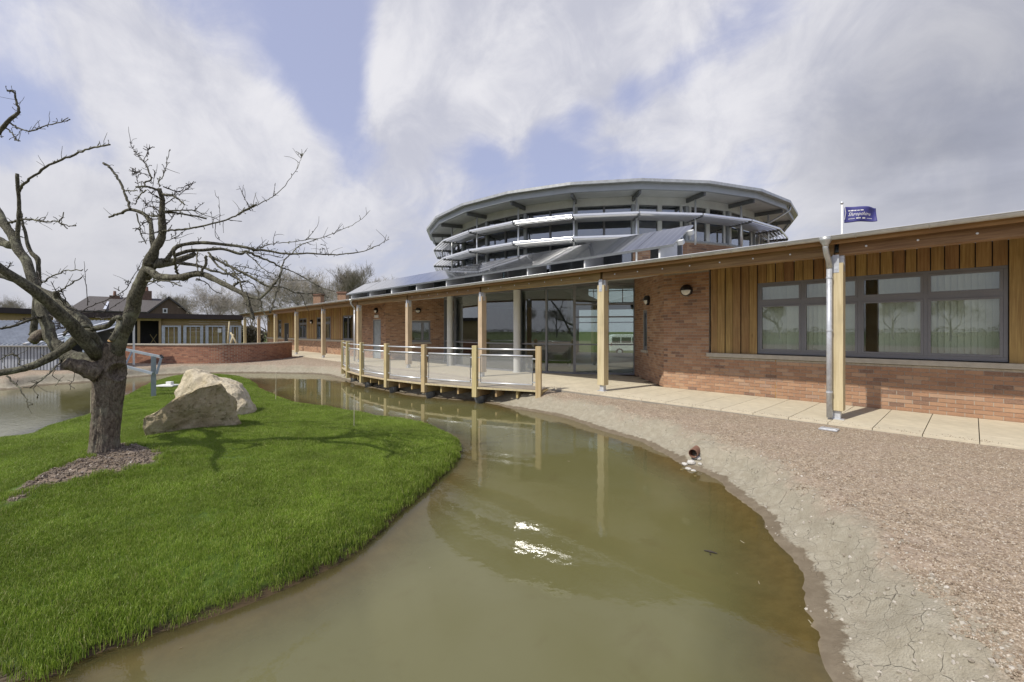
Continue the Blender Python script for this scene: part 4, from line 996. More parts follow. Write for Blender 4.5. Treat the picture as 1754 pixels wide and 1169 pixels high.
def branch(pts, d0, d1, w0, w1, sc, name='branch', mat='limb', spurs=5.0, wig=.010, sides=8, sl=.055, dc=0.0):
    """pts: traced points, d0 to d1: how far from the lens the branch starts and ends (dc bows it), w0 to w1: its thickness on the trace"""
    m = len(pts); P = []
    for i, (x, y) in enumerate(pts):
        t = i/(m-1); P.append(at(x, y, D0 + d0 + (d1-d0)*t + dc*math.sin(math.pi*t)))
    C = crspline(P, 6); n = len(C); rad = []
    for i in range(n):
        t = i/(n-1); dd = D0 + d0 + (d1-d0)*t; w = .90*(w0+(w1-w0)*t**.85)/sc*dd/FPX/2; 
        j0, j1 = pts[min(int(t*(m-1)), m-2)], pts[min(int(t*(m-1)), m-2)+1]; ln = math.hypot(j1[0]-j0[0], j1[1]-j0[1])+1e-6
        cs_ = 1/math.hypot(1, (HX-j0[0])/FPX); w *= cs_ + (1-cs_)*abs(j1[0]-j0[0])/ln     # the wide lens stretches what stands upright far off its axis
        rad.append(max(w, .0022)*random.uniform(.97, 1.03))
    ph = random.uniform(0, 90); arc = 0.0
    for i in range(1, n-1):
        arc += float(np.linalg.norm(C[i]-C[i-1])); q = Vector((arc*3.2+ph, ph, 0))
        C[i] = C[i] + np.array(noise.noise_vector(q))*min(.028, rad[i]*.55+.004)
        if rad[i] < .016: C[i] = C[i] + np.array([random.gauss(0, 1) for _ in range(3)])*min(wig*.45, rad[i]*.5+.0012)
        rad[i] *= 1 + .16*noise.noise(Vector((arc*7+ph, 3.1, 0))) + (.05*noise.noise(Vector((arc*22+ph, 9.1, 0))))
    mb = MB().tube(C, rad, sides, jit=0)
    if w0 > 25:                                      # lumps and burrs over the thick wood
        for k, p in enumerate(mb.v):
            c_ = C[min(k//sides, n-1)]; v = Vector(p); dv = v-Vector(c_); mb.v[k] = tuple(Vector(c_) + dv*(1 + .16*noise.noise(v*9) + .10*noise.noise(v*24)))
    L = np.linalg.norm(np.diff(C, axis=0), axis=1).sum()
    for _ in range(int(L*spurs*1.8)):
        i = random.randint(1, n-2); T = C[i+1]-C[i]; T /= np.linalg.norm(T); u = np.cross(T, [random.gauss(0,1) for _ in range(3)]); u /= np.linalg.norm(u)+1e-9
        u = u + np.array([0,0,.5]) + T*.4; u /= np.linalg.norm(u)
        spur(mb, C[i]+u*rad[i]*.5, u, random.uniform(.35, 1.5)*sl, random.uniform(.0030, .0050))
    if w1 < 14:                                      # fine side shoots
        for _ in range(int(L*5)):
            i = random.randint(n//3, n-2); u = np.array([random.gauss(0,1) for _ in range(3)]) + np.array([0,0,.8]) + (C[i+1]-C[i])/np.linalg.norm(C[i+1]-C[i]); u /= np.linalg.norm(u); ln = random.uniform(.05, .22); p = C[i]; pts_ = [p]
            for _k in range(3): u = u + np.array([random.gauss(0,.18) for _ in range(3)]); u /= np.linalg.norm(u); p = p + u*ln/3; pts_.append(p)
            mb.tube(pts_, [.0032, .0027, .0023, .0017], 4)
    return mb.build(name, M[mat], apple, smooth=True)
# trunk: flared foot, swelling at the crotch, knot hole on the right
def trunk():
    prof = [(180,790,.285),(180,780,.225),(180,760,.196),(181,735,.192),(183,710,.197),(184,690,.203),(186,665,.212),(188,645,.212),(189,628,.203),(190,612,.188),(192,598,.165),(194,588,.12)]
    mb = MB(); n = 110; vs = []; fs = []; rows = []
    pc = crspline([(*at(x, y, D0), r) for x, y, r in prof], 12)
    hole = at(188, 637, D0) + np.array([*(RT*.150 - FW*.040), 0])
    for x, y, z, r in pc:
        for k in range(n):
            a = 2*math.pi*k/n; v = Vector((math.cos(a)*2.2, math.sin(a)*2.2, z*1.2))
            q = r*(1 + .10*noise.noise(v) + .05*noise.noise(v*2.7) + .035*noise.noise(Vector((v.x*6, v.y*6, z*5))) + .040*noise.noise(Vector((v.x*12, v.y*12, z*14))) + .03*noise.noise(Vector((v.x*26, v.y*26, z*30)))) * (.745)
            p = np.array([x+q*math.cos(a), y+q*math.sin(a), z]); h = np.linalg.norm(p-hole)
            if h < .10: p = p + (np.array([x, y, z])-p)*(1-h/.10)**.6*.75
            elif h < .14: p = p + (p-np.array([x, y, z]))*.10*(1-abs(h-.12)/.02)
            vs.append(p)
    m = len(pc)
    for i in range(m-1):
        for k in range(n): fs.append((i*n+k, i*n+(k+1) % n, (i+1)*n+(k+1) % n, (i+1)*n+k))
    fs.append(tuple((m-1)*n+k for k in range(n)))
    return mb.add(vs, fs).build('trunk', M['bark'], apple, smooth=True)
tk = trunk()
S2 = 3.898
T2 = lambda L: [c2(*p) for p in L]
T1 = lambda L: [c1(*p) for p in L]
# great limbs
branch(T2([(760,900),(800,800),(840,690),(880,590),(905,500),(935,410),(985,310),(1010,260)]), 0, -.15, 124, 92, S2, 'limb', 'limb', 3, .012, 16)
branch(T2([(735,1000),(665,850),(560,672),(420,555),(300,490),(160,405),(0,355),(-160,300)]), 0, .35, 100, 46, S2, 'limb', 'limb', 3, .012, 14)
branch(T2([(700,920),(620,780),(540,775),(430,850),(310,915),(160,980),(0,1010),(-150,1030)]), -.05, -.75, 84, 42, S2, 'limb', 'limb', 3, .012, 14)
branch(T2([(660,990),(560,930),(450,890),(355,800),(300,670),(262,550),(240,440),(185,300),(110,150),(45,30),(-30,-80),(-120,-200)]), .05, .55, 110, 58, S2, 'limb', 'limb', 3, .014, 16)
branch(T2([(660,1010),(590,985),(520,960),(440,945)]), -.12, -.35, 150, 90, S2, 'stub', 'bark', 4, .012, 12)
branch(T2([(330,760),(270,750),(215,800)]), .3, .12, 95, 70, S2, 'stub', 'bark', 3, .01, 12)
# stems off the right limb
branch(T2([(1000,290),(1040,200),(1075,100),(1086,0),(1084,-70),(1080,-144),(1062,-222)]), -.15, -.28, 85, 34, S2, 'limb', 'limb', 7, .008, 12)
branch(T2([(1020,230),(1018,140),(1010,50),(1000,-10)] ) + T1([(950,915),(870,895),(800,920),(728,945)]), -.15, .25, 52, 12, S2, 'branch', 'limb', 7)
branch(T1([(870,895),(850,830),(825,765),(790,690),(745,625),(690,583)]), .1, .25, 20, 16, S2, spurs=7)
branch(T1([(828,768),(870,772),(918,770)]), .15, .1, 10, 6, S2)
branch(T2([(975,325),(1060,372),(1200,370),(1330,350),(1440,395),(1560,450),(1640,505),(1668,580),(1690,650)]), -.2, -.65, 58, 26, S2, 'limb', 'limb', 6, .008, 12)
branch(T2([(1030,270),(1100,268),(1180,260),(1260,235),(1300,215)]), -.15, .2, 75, 30, S2, 'limb', 'limb', 8, .008, 10)
branch(T2([(1160,270),(1330,300),(1450,335),(1560,345),(1655,338)]), 0, -.2, 26, 8, S2, spurs=9)
branch(T2([(1110,262),(1150,215),(1190,170),(1300,145),(1430,148),(1560,160),(1715,190)]) + [c4(*p) for p in [(200,170),(350,180),(500,197),(700,205),(900,210),(1100,205),(1300,178),(1450,118),(1560,58)]], -.1, .6, 34, 3, S2, 'limb', 'limb', 8, .006, 8)
branch(T2([(1170,225),(1260,195),(1350,188),(1480,180),(1600,215)]) + [c4(*p) for p in [(130,180),(230,225),(300,255),(400,300),(470,335),(560,370),(700,440),(850,530),(1005,582)]], .05, 1.1, 28, 5, S2, 'limb', 'limb', 8)
branch([c4(*p) for p in [(180,170),(280,140),(400,105),(600,80),(770,60),(900,40)]] + [c7(*p) for p in [(1080,820),(1200,765),(1290,705),(1350,642)]], .3, .9, 7.5, 2.4, 3.898, spurs=7)
branch([c4(*p) for p in [(365,795),(400,700),(430,600),(460,460),(485,370),(510,270),(560,215),(640,140),(720,95),(830,62)]], -.5, .3, 17, 5, 3.898, spurs=8)
branch([c4(*p) for p in [(-80,320),(0,350),(100,395),(200,450),(330,520),(385,540)]], .1, .0, 16, 14, 3.898, spurs=8)
branch([c4(*p) for p in [(255,665),(330,590),(400,520),(440,470),(480,380)]], -.45, -.4, 22, 12, 3.898, spurs=6)
branch([c4(*p) for p in [(385,535),(500,545),(620,590),(750,605),(870,610),(955,648)]], .0, .9, 11, 4, 3.898, spurs=7)
branch([c4(*p) for p in [(640,595),(690,635),(720,720),(755,785)]], .4, .5, 7, 3, 3.898)
branch([c4(*p) for p in [(120,185),(200,260),(260,320),(350,390),(435,418)]], .3, .1, 10, 5, 3.898, spurs=7)
branch([c4(*p) for p in [(120,590),(150,680),(165,780),(205,872)]], -.55, -.7, 22, 7, 3.898, spurs=8)
branch([c4(*p) for p in [(145,640),(230,648),(275,680),(292,770),(365,892)]], -.55, -.6, 20, 5, 3.898, spurs=8)
branch([c4(*p) for p in [(-10,410),(60,470),(100,600),(150,650)]], -.3, -.5, 14, 10, 3.898, spurs=8)
branch([c4(*p) for p in [(0,520),(50,490),(110,480),(180,500),(230,560),(260,620)]], -.35, -.3, 12, 6, 3.898, spurs=8)
branch([c4(*p) for p in [(20,322),(130,340),(250,375),(350,430),(420,470)]], .2, .1, 6, 3, 3.898, spurs=10)
branch([c4(*p) for p in [(60,180),(250,200),(400,225),(500,245)]], .2, .3, 7, 4, 3.898, spurs=12)
branch([c4(*p) for p in [(470,465),(620,470),(760,465),(900,395)]], .5, 1.0, 6, 2, 3.898, spurs=6)
branch([c4(*p) for p in [(90,385),(190,410),(330,455),(450,470)]], .3, .4, 6, 4, 3.898, spurs=10)
# drooping short crossing twigs on the right limb
for L, a, b in (([(1160,180),(1165,260),(1175,310),(1190,350)],24,18), ([(1380,230),(1375,290),(1350,320),(1345,355)],24,20), ([(1320,200),(1318,270),(1322,330)],12,10), ([(1500,260),(1560,330),(1620,380)],14,6),
                ([(1400,230),(1480,270),(1560,310),(1680,370),(1760,420)],22,12), ([(1390,205),(1450,290),(1530,350),(1600,400),(1620,470)],16,10), ([(1560,430),(1590,405),(1640,400)],20,10), ([(980,400),(1060,395),(1130,400),(1215,430)],14,8),
                ([(975,430),(1030,410),(1085,440)],7,4), ([(1310,380),(1380,410),(1430,460),(1480,480)],9,5), ([(1180,380),(1240,395),(1255,380)],7,4)):
    branch(T2(L), -.2-random.random()*.3, -.1-random.random()*.4, a, b, S2, spurs=8)
# the long rising shoot and the whip at the top
branch(T1([(1085,1040),(1180,1032),(1250,1025),(1400,995),(1550,945),(1650,890),(1715,862)]) + [c7(*p) for p in [(150,680),(270,620),(400,550),(500,485),(600,385),(680,270),(715,180),(730,105)]], -.25, .2, 15, 2.2, S2, 'branch', 'limb', 6)
TW = [([(270,620),(215,545),(155,420)],c7), ([(470,500),(478,450),(487,395)],c7), ([(400,550),(365,515)],c7), ([(155,675),(152,625)],c7), ([(80,725),(185,742)],c7), ([(940,1035),(930,990),(900,1030)],c7), ([(965,1030),(935,940)],c7), ([(470,945),(470,890),(488,830)],c7), ([(335,970),(405,905)],c7), ([(770,900),(820,850),(857,797)],c7), ([(1030,840),(1100,765)],c7), ([(1480,920),(1500,862)],c7),
      ([(1667,885),(1635,820),(1597,738)],c1), ([(1468,975),(1465,890),(1458,805)],c1), ([(1420,995),(1410,905)],c1), ([(1440,1000),(1440,1070),(1500,1120)],c1), ([(1490,985),(1492,1050)],c1), ([(1550,965),(1615,972)],c1)]
for L, f in TW: branch([(lambda a, b: (a[0]+(a[0]-b[0])*.22, a[1]+(a[1]-b[1])*.22+.8))(f(*L[0]), f(*L[1]))] + [f(*p) for p in L[1:]], .0, .1, 6, 2.5, S2, 'twig', 'twig', 3, .003, 5)
TOP = [([(1065,765),(1010,748),(970,740),(905,744)],20,14), ([(970,738),(966,712),(1006,694),(985,620),(960,570)],14,9), ([(960,570),(925,540),(895,500),(865,442)],8,4), ([(960,570),(1000,475)],6,3.5), ([(1065,740),(1060,705),(1085,680),(1110,600),(1135,490)],12,4),
       ([(1088,740),(1150,762),(1200,772),(1240,735),(1290,716)],9,4), ([(1195,800),(1245,760),(1285,722)],6,4), ([(1085,790),(1150,798),(1190,825),(1232,862)],16,11), ([(1095,905),(1200,900),(1290,900),(1360,930),(1445,955)],13,4), ([(1100,915),(1180,918),(1250,930),(1378,955)],16,13),
       ([(1295,900),(1365,845)],5,3), ([(975,765),(935,800),(900,862)],11,7), ([(912,920),(935,1000),(945,1060),(978,1125)],13,7), ([(985,660),(860,635)],5,3), ([(935,780),(915,690),(900,615)],5,3), ([(1020,740),(1035,630)],5,3), ([(1075,930),(1020,940),(960,920)],14,10),
       ([(1075,925),(1030,880),(985,870),(960,830)],9,5), ([(1090,1000),(1140,960),(1165,920)],10,6), ([(1085,960),(1010,960),(940,1000)],9,5), ([(1085,830),(1030,800),(990,780)],10,6), ([(1080,870),(1140,830),(1175,800),(1165,760)],8,4), ([(1075,850),(1000,840),(980,880)],7,4), ([(1070,1030),(1000,1060),(905,1015)],8,4), ([(1095,1100),(1150,1090),(1210,1050),(1235,1035)],6,3), ([(1175,1110),(1175,1040)],4,3)]
for i, (L, a, b) in enumerate(TOP): branch(T1(L), -.28, -.28+random.uniform(-.4, .4), a, b, S2, 'branch', 'limb' if a > 10 else 'twig', 12, .006, 6)
# left side: upright stump, its arching shoot, loose stems
branch(T1([(128,1130),(122,1050),(122,950),(128,850),(122,760),(116,655)]), .45, .3, 44, 30, S2, 'limb', 'limb', 9, .006, 10)
branch(T2([(215,760),(232,660),(235,560),(255,420),(258,270),(205,200),(165,80),(150,0)]) + T1([(150,920)]), .7, .75, 62, 16, S2, 'limb', 'limb', 3, .008, 10)
branch(T1([(128,775),(150,730),(200,690),(330,600),(490,530),(610,483),(735,460)]), .35, .05, 22, 11, S2, spurs=5)
branch(T1([(45,990),(100,970),(150,960),(250,965),(310,975),(390,972),(450,1022)]), .45, .25, 17, 7, S2, spurs=12)
branch(T1([(390,972),(412,950),(425,910)]), .3, .3, 11, 8, S2); branch(T1([(400,985),(450,1005),(508,1000)]), .3, .25, 9, 6, S2)
branch(T1([(-90,480),(0,365),(60,300),(125,243),(105,175),(88,105),(45,100)]), .2, .1, 34, 12, S2, 'branch', 'limb', 9)
branch(T1([(60,315),(120,350),(210,370),(280,345),(410,310),(468,293)]), .2, .0, 12, 6, S2, spurs=9)
branch(T1([(410,312),(415,285)]), 0, 0, 7, 5, S2); branch(T1([(38,350),(85,390),(105,425),(133,436)]), .2, .15, 11, 8, S2, spurs=10); branch(T1([(-20,420),(0,390),(15,415)]), .2, .2, 9, 6, S2)
branch(T1([(-40,1090),(10,1115),(75,1135)]), .6, .5, 62, 58, S2, 'stub', 'limb', 2)
branch(T2([(-20,725),(100,700),(190,660),(290,635)]), -.3, .2, 15, 22, S2, spurs=4)
branch(T2([(-30,330),(30,325),(75,275)]), .3, .2, 15, 7, S2, spurs=14); branch(T2([(275,410),(340,370),(440,330),(552,321)]), .3, .0, 12, 7, S2, spurs=3); branch(T2([(395,468),(470,420),(546,370)]), .1, -.1, 11, 8, S2, spurs=4)
branch(T2([(585,560),(578,470),(566,370),(561,265)]), -.1, -.25, 8, 3.5, S2, 'twig', 'twig', 4); branch(T2([(395,520),(380,490),(370,465)]), .15, .1, 52, 40, S2, 'stub', 'limb', 6)
branch(T2([(600,730),(660,705),(725,690),(765,655),(800,645)]), -.1, -.35, 40, 34, S2, 'branch', 'limb', 3, .006, 10); branch(T2([(800,645),(800,700),(780,740),(742,795)]), -.3, -.45, 46, 46, S2, 'stub', 'limb', 1, .004, 12)
branch(T2([(600,700),(560,700),(480,720),(420,760)]), -.2, -.5, 30, 20, S2); branch(T2([(545,600),(640,552),(760,500),(830,460),(880,390),(935,295)]), .1, -.1, 8, 5, S2, 'twig', 'twig', 8); branch(T2([(620,640),(700,600),(800,540),(930,440)]), -.1, .2, 6, 3.5, S2, 'twig', 'twig', 5)
branch(T2([(640,640),(720,650),(830,610),(890,580)]), -.3, -.3, 8, 4, S2, 'twig', 'twig', 6); branch(T2([(440,560),(560,610),(680,590)]), .0, .1, 7, 4, S2, 'twig', 'twig', 8); branch(T2([(800,460),(760,440)]), .0, .0, 6, 4, S2, 'twig', 'twig', 6)
branch(T2([(410,910),(380,960),(330,1010),(270,1060),(200,1112)]), -.5, -.9, 14, 8, S2, spurs=7); branch(T2([(300,1040),(230,1110),(255,1160)]), -.7, -.8, 7, 4, S2); branch(T2([(330,1010),(365,990),(350,1030),(410,1065)]), -.7, -.6, 7, 4, S2)
branch(T2([(45,1030),(90,1075),(135,1115),(180,1200),(185,1240)]), -.8, -.9, 14, 7, S2, spurs=4); branch(T2([(130,960),(110,900),(60,890),(0,920)]), -.7, -.6, 12, 6, S2, spurs=10); branch(T2([(500,1000),(490,1060),(465,1090),(497,1115)]), -.3, -.4, 5, 4, S2, 'twig', 'twig', 2)
# rough twigs lower left, moss and cut ends
for L in ([(260,640),(160,650),(80,700)], [(420,740),(500,690),(560,700)], [(330,620),(400,690),(350,740)], [(430,560),(340,400)], [(450,580),(430,500),(400,440)], [(250,330),(275,420)], [(500,640),(440,700),(330,720)]):
    branch(T2(L), .1, -.3, 9, 5, S2, 'twig', 'twig', 10, .01, 6)
# limb towards the lens and out of frame, whose shadow lies over the lawn
branch([(170,610),(60,500),(-120,380),(-300,250)], -.1, -2.2, 26, 8, 1, 'limb', 'limb', 3, .02, 10)
for x, y, d, r, ax in ((189.5, 583.5, D0-.44, .030, (-.5,.1,-.8)),):
    p = at(x, y, d); a = np.array(ax)/np.linalg.norm(ax); u = np.cross(a, (0,1,0)); u /= np.linalg.norm(u); MB().lathe(p, [(r,0),(r*.95,.006)], 14, (u, np.cross(a,u), a)).build('cut_end', M['cutwood'], apple)
# ------------------------------------------------------------------ boulders
def stonemat(name, a, b_, dark, lam):
    m, t, b = newmat(name); geo = N(t, 'ShaderNodeNewGeometry'); pos = geo.outputs['Position']
    n1_ = noise_(t, pos, 3.2, 8, .65, .4); n2_ = noise_(t, pos, 14, 8, .7); 
    c = mixc(t, sstep(t, n1_, .32, .68), a, b_); c = mixc(t, math_(t, 'MULTIPLY', sstep(t, n2_, .52, .70), lam), c, dark)
    c = mixc(t, math_(t, 'MULTIPLY', sstep(t, noise_(t, pos, 5.5, 6, .7), .56, .66), lam), c, (.17,.15,.06))
    t.links.new(c, b.inputs['Base Color']); b.inputs['Roughness'].default_value = .93; b.inputs['Specular IOR Level'].default_value = .2
    bump_(t, b, math_(t, 'ADD', n2_, n1_), .9, .05); return m
def boulder(name, base, pts, mat, label, seed, amp=.036, usc=1.0):
    bm = bmesh.new()
    for u, w, z in pts: q = RT*u*usc + FW*w; bm.verts.new((base[0]+q[0], base[1]+q[1], base[2]+z))
    r = bmesh.ops.convex_hull(bm, input=bm.verts); bmesh.ops.delete(bm, geom=[v for v in bm.verts if not v.link_faces], context='VERTS')
    bmesh.ops.triangulate(bm, faces=bm.faces[:])
    for i in range(5):
        bmesh.ops.subdivide_edges(bm, edges=bm.edges[:], cuts=1, use_grid_fill=True)
        bmesh.ops.smooth_vert(bm, verts=bm.verts[:], factor=[.10,.20,.2,.15,.1][i], use_axis_x=True, use_axis_y=True, use_axis_z=True)
    bm.normal_update()
    for v in bm.verts:
        c = v.co*1.0 + Vector((seed, seed*2, 0))
        a = amp*(1.2*noise.noise(c*2.6) + 1.0*noise.noise(c*5.0) - .7*abs(noise.noise(c*7)) + .28*noise.noise(c*15) + .12*noise.noise(c*31))
        v.co = v.co + v.normal*a
    me = bpy.data.meshes.new(name); bm.to_mesh(me); bm.free(); me.polygons.foreach_set('use_smooth', [True]*len(me.polygons))
    return tag(link(name, me, mat), label, 'boulder', 'pale boulders on the island')
lime = stonemat('pale_limestone', (.52,.44,.30), (.64,.57,.43), (.33,.27,.16), .35)
moss = stonemat('weathered_limestone', (.42,.34,.21), (.54,.46,.31), (.17,.13,.065), .75)
def gz_(p): return float(terrain(np.array([[p[0], p[1]]]))[0][0])
b1 = at(340, 738, 7.1); b1[2] = gz_(b1) - .07
boulder('boulder', b1, [(-.84,-.50,-.12),(-.2,-.22,-.1),(.40,.12,-.1),(.70,.30,-.1),(.74,.50,-.1),(-.55,.62,-.1),(-.86,-.10,-.1),
                        (-.90,-.34,.26),(-.84,-.56,.34),(-.78,.05,.34),(-.36,-.44,.54),(.05,-.26,.70),(.40,-.10,.84),(.56,.02,.84),(.66,.16,.60),(.10,.45,.55),(.45,.50,.5),(.80,.32,.20)], moss, 'wedge shaped boulder with a dark mossy face, nearer of the two', 3.1, usc=.57)
b2 = at(366, 706, 8.6); b2[2] = gz_(b2) - .05
boulder('boulder', b2, [(-.80,-.1,-.1),(-.75,.5,-.1),(.3,-.42,-.1),(.82,-.25,-.1),(.86,.3,-.1),(.3,.7,-.1),(-.86,0,.45),(-.80,.1,.86),(-.55,.0,.94),(-.28,.05,.90),(.05,.0,.72),(.42,-.15,.56),(.62,-.12,.50),(.80,-.15,.33),(.88,.0,.12),(.3,.5,.6),(-.5,.55,.8),(.2,-.42,.3),(.75,-.38,.14)], lime, 'pale cream boulder lying behind the mossy one', 9.7, usc=.92)

# ------------------------------------------------------------------ galvanised frame, white floodlight, canes, pipes
fp = at(263, 679, 11.4); fp[2] = gz_(fp)
fr = thing('steel_frame', 'tilted galvanised steel frame on a single post behind the old tree', 'frame', fp)
A_ = lambda x, y, d: at(x, y, d)
TLq, TR, BL, BR = A_(110,577,12.6), A_(277,612,11.3), A_(110,601,12.2), A_(262,640,11.2)
gs = plain('blue_grey_galvanised', (.33,.38,.42), .45, .5, .1, 8)
MB().bar(TLq, TR, .05, .06).build('top_rail', gs, fr); MB().bar(BL, BR, .05, .06).build('bottom_rail', gs, fr)
MB().bar(A_(277,611,11.3), A_(268,641,11.2), .05, .05, (1,0,0)).build('end_rail', gs, fr)
for f in (.0, .22, .45, .70): MB().bar(TLq+(TR-TLq)*(f+.02), BL+(BR-BL)*(f-.0), .04, .04, (1,0,0)).build('cross_bar', gs, fr)
pz = A_(265,611,11.3); MB().box(fp[0]-.055, fp[0]+.055, fp[1]-.012, fp[1]+.012, fp[2]-.2, pz[2]).box(fp[0]-.065, fp[0]-.055, fp[1]-.05, fp[1]+.05, fp[2]-.2, pz[2]).box(fp[0]+.055, fp[0]+.065, fp[1]-.05, fp[1]+.05, fp[2]-.2, pz[2]).build('post', gs, fr)
MB().tube([A_(275,609,11.3), A_(279,613,11.3)], .03, 10).build('end_cap', M['black'], fr)
wp = at(288, 651, 13.2); wp[2] = gz_(wp)
fl = thing('floodlight', 'small white box light lying flat on the grass behind the boulders', 'light', wp)
MB().obox(wp+np.array([0,0,.06]), (*(RT*.26), 0), (*(FW*.16), 0), (0,0,.025)).build('tray', M['white'], fl, bevel=.01); MB().obox(wp+np.array([*(RT*.05), .13]), (*(RT*.08), 0), (*(FW*.06), 0), (0,0,.05)).build('lamp_box', M['white'], fl, bevel=.01)
cane = plain('pale_cane', (.55,.50,.36), .7)
for x, y0_, y1_, z, lb in ((606,752,676,-.38,'pale thin cane standing at the near lawn edge before the deck'), (472,692,640,-.38,'pale thin cane at the lawn tip facing the far bank'), (155,705,668,-.38,'short pale cane standing left of the old tree trunk'), (345,640,626,-.4,'short pale cane behind the cream boulder')):
    p = onz(x, y0_, z); d = float(p[:2] @ FW); q = at(x+1, y1_, d)
    tag(MB().tube([p-np.array([0,0,.1]), q], .007, 6).build('cane', cane), lb, 'cane', 'garden canes in the lawn')
def pipe(p, d, r, label, mat):
    p, d = np.array(p, float), np.array(d, float); d /= np.linalg.norm(d); u = np.cross(d, (0,0,1)); u /= np.linalg.norm(u); w = np.cross(d, u)
    n = 22; vs = []; fs = []
    for rr, s in ((r, .5), (r, 0), (r*.90, -.001), (r*.90, .5)):
        for k in range(n): a = 2*math.pi*k/n; vs.append(p + (u*math.cos(a)+w*math.sin(a))*rr + d*s)
    for i in range(3):
        for k in range(n): fs.append((i*n+k, i*n+(k+1) % n, (i+1)*n+(k+1) % n, (i+1)*n+k))
    return tag(MB().add(vs, fs).build('drain_pipe', mat, smooth=False), label, 'pipe')
clayp = plain('clay_pipe', (.22,.115,.075), .7)
pp = at(1187, 777, 6.2); toward = np.array([*ray(1187), 0.]) + np.array([.25,.1,0]); pipe(pp, toward, .062, 'open brown drain pipe end in the clay bank above white cobbles', clayp)
pf = at(502, 635.5, 20.6); pipe(pf, (-.2, .9, 0), .06, 'black drain pipe end in the far bank below the curved wall', M['black'])
cob = stonemat('white_cobble', (.60,.58,.52), (.72,.70,.66), (.45,.42,.36), .2)
CL = ['white cobble at the left of the heap below the brown drain pipe', 'largest flat white cobble directly under the brown drain pipe', 'white cobble at the right of the heap below the drain pipe', 'white cobble at the lower left of the heap below the pipe', 'white cobble at the front of the heap by the water', 'small white cobble at the far right of the heap', 'small white cobble at the far left of the heap', 'tiny white cobble in front of the heap at the waterline']
for i, (x, y, r) in enumerate(((1173,791,.035),(1184,792,.05),(1195,791,.04),(1179,796,.035),(1188,799,.032),(1199,795,.026),(1168,795,.022),(1191,804,.016))):
    p = onz(x, y, -.37); p[2] = gz_(p)
    bm = bmesh.new(); bmesh.ops.create_icosphere(bm, subdivisions=3, radius=1)
    for v in bm.verts: v.co = Vector((v.co.x*r*1.25, v.co.y*r, v.co.z*r*.7))*(1+.18*noise.noise(v.co*1.7+Vector((i*3.3,0,0)))) + Vector(p) + Vector((0,0,r*.35))
    me = bpy.data.meshes.new('cobble'); bm.to_mesh(me); bm.free(); me.polygons.foreach_set('use_smooth', [True]*len(me.polygons))
    tag(link('cobble', me, cob), CL[i], 'stone', 'white cobbles below the drain pipe')
cp = onz(1420, 736, -.035); tag(MB().box(cp[0]-.12, cp[0]+.12, cp[1]-.09, cp[1]+.09, -.04, -.018).box(cp[0]-.10, cp[0]+.10, cp[1]-.07, cp[1]+.07, -.018, -.012).build('drain_cover', M['steel'], bevel=.003), 'small grey metal drain cover in the gravel before the downpipe', 'drain cover')
sp_ = onz(1216, 948, ZW); mb = MB()
mb.tube([sp_+np.array([-.05,0,.006]), sp_+np.array([0,.01,.012]), sp_+np.array([.05,.03,.006])], [.004,.009,.004], 6).tube([sp_, sp_+np.array([.02,-.04,.012])], .004, 5)
tag(mb.build('floating_twig', M['twig']), 'small dark twig floating on the open water near the clay bank', 'twig')

# ------------------------------------------------------------------ curved garden wall
gw = thing('garden_wall', 'curved red brick garden wall with a buff coping across the pond', 'wall', (-26, 4, 0))
CP = crspline([(-33.5,-5.2),(-31.8,-2.2),(-29.4,.1),(-27.0,2.07),(-25.55,3.6),(-25.2,4.7),(-25.7,6.0),(-26.8,7.1),(-28.3,8.15)], 10)
mb = MB(); cp_ = MB(); bk = MB(); seg = np.linalg.norm(np.diff(CP, axis=0), axis=1); cum = np.r_[0, np.cumsum(seg)]
def along(s):
    s = min(max(s, 0), cum[-1]); i = min(np.searchsorted(cum, s, 'right')-1, len(seg)-1); t = (s-cum[i])/seg[i]; d = (CP[i+1]-CP[i])/seg[i]; return CP[i]+(CP[i+1]-CP[i])*t, d
z = 0; k = 0
while z < .86:
    s = -.11 if k % 2 else 0
    while s < cum[-1]:
        a, b = max(s, 0), min(s+.215, cum[-1]); p, _ = along(a); q, _ = along(b); d = (q-p); L = np.linalg.norm(d)
        if L > .02:
            d /= L; n_2 = np.array([d[1], -d[0]]); mb.obox((*((p+q)/2+n_2*.1), z+.0325-.05), (*(d*L/2), 0), (*(n_2*.02), 0), (0,0,.0325), random.random())
        s += .225
    z += .075; k += 1
for i in range(len(seg)):
    d = (CP[i+1]-CP[i])/seg[i]; n_2 = np.array([d[1], -d[0]]); c = (CP[i]+CP[i+1])/2
    bk.obox((*c, .37), (*(d*(seg[i]/2+.02)), 0), (*(n_2*.112), 0), (0,0,.47)); cp_.obox((*c, .865), (*(d*(seg[i]/2+.012)), 0), (*(n_2*.16), 0), (0,0,.035))
bk.build('wall_core', M['mortar'], gw); mb.build('brick', M['redbrick'], gw, kind='stuff'); cp_.build('coping', M['stone'], gw)

# ------------------------------------------------------------------ post and prop frame of logs on the raised garden
lf = thing('log_frame', 'leaning pale log post with props standing behind the curved wall', 'post', at(395, 590, 27))
logm = plain('pale_log', (.44,.38,.24), .85, 0, .2, 10)
for a, b, r in (((389,600),(393,551),.05), ((392,600),(400,573),.07), ((410,597),(395,570),.055)): MB().tube([at(*a, 27), at(*b, 27.1)], [r, r*.85], 10).build('log', logm, lf, smooth=True)

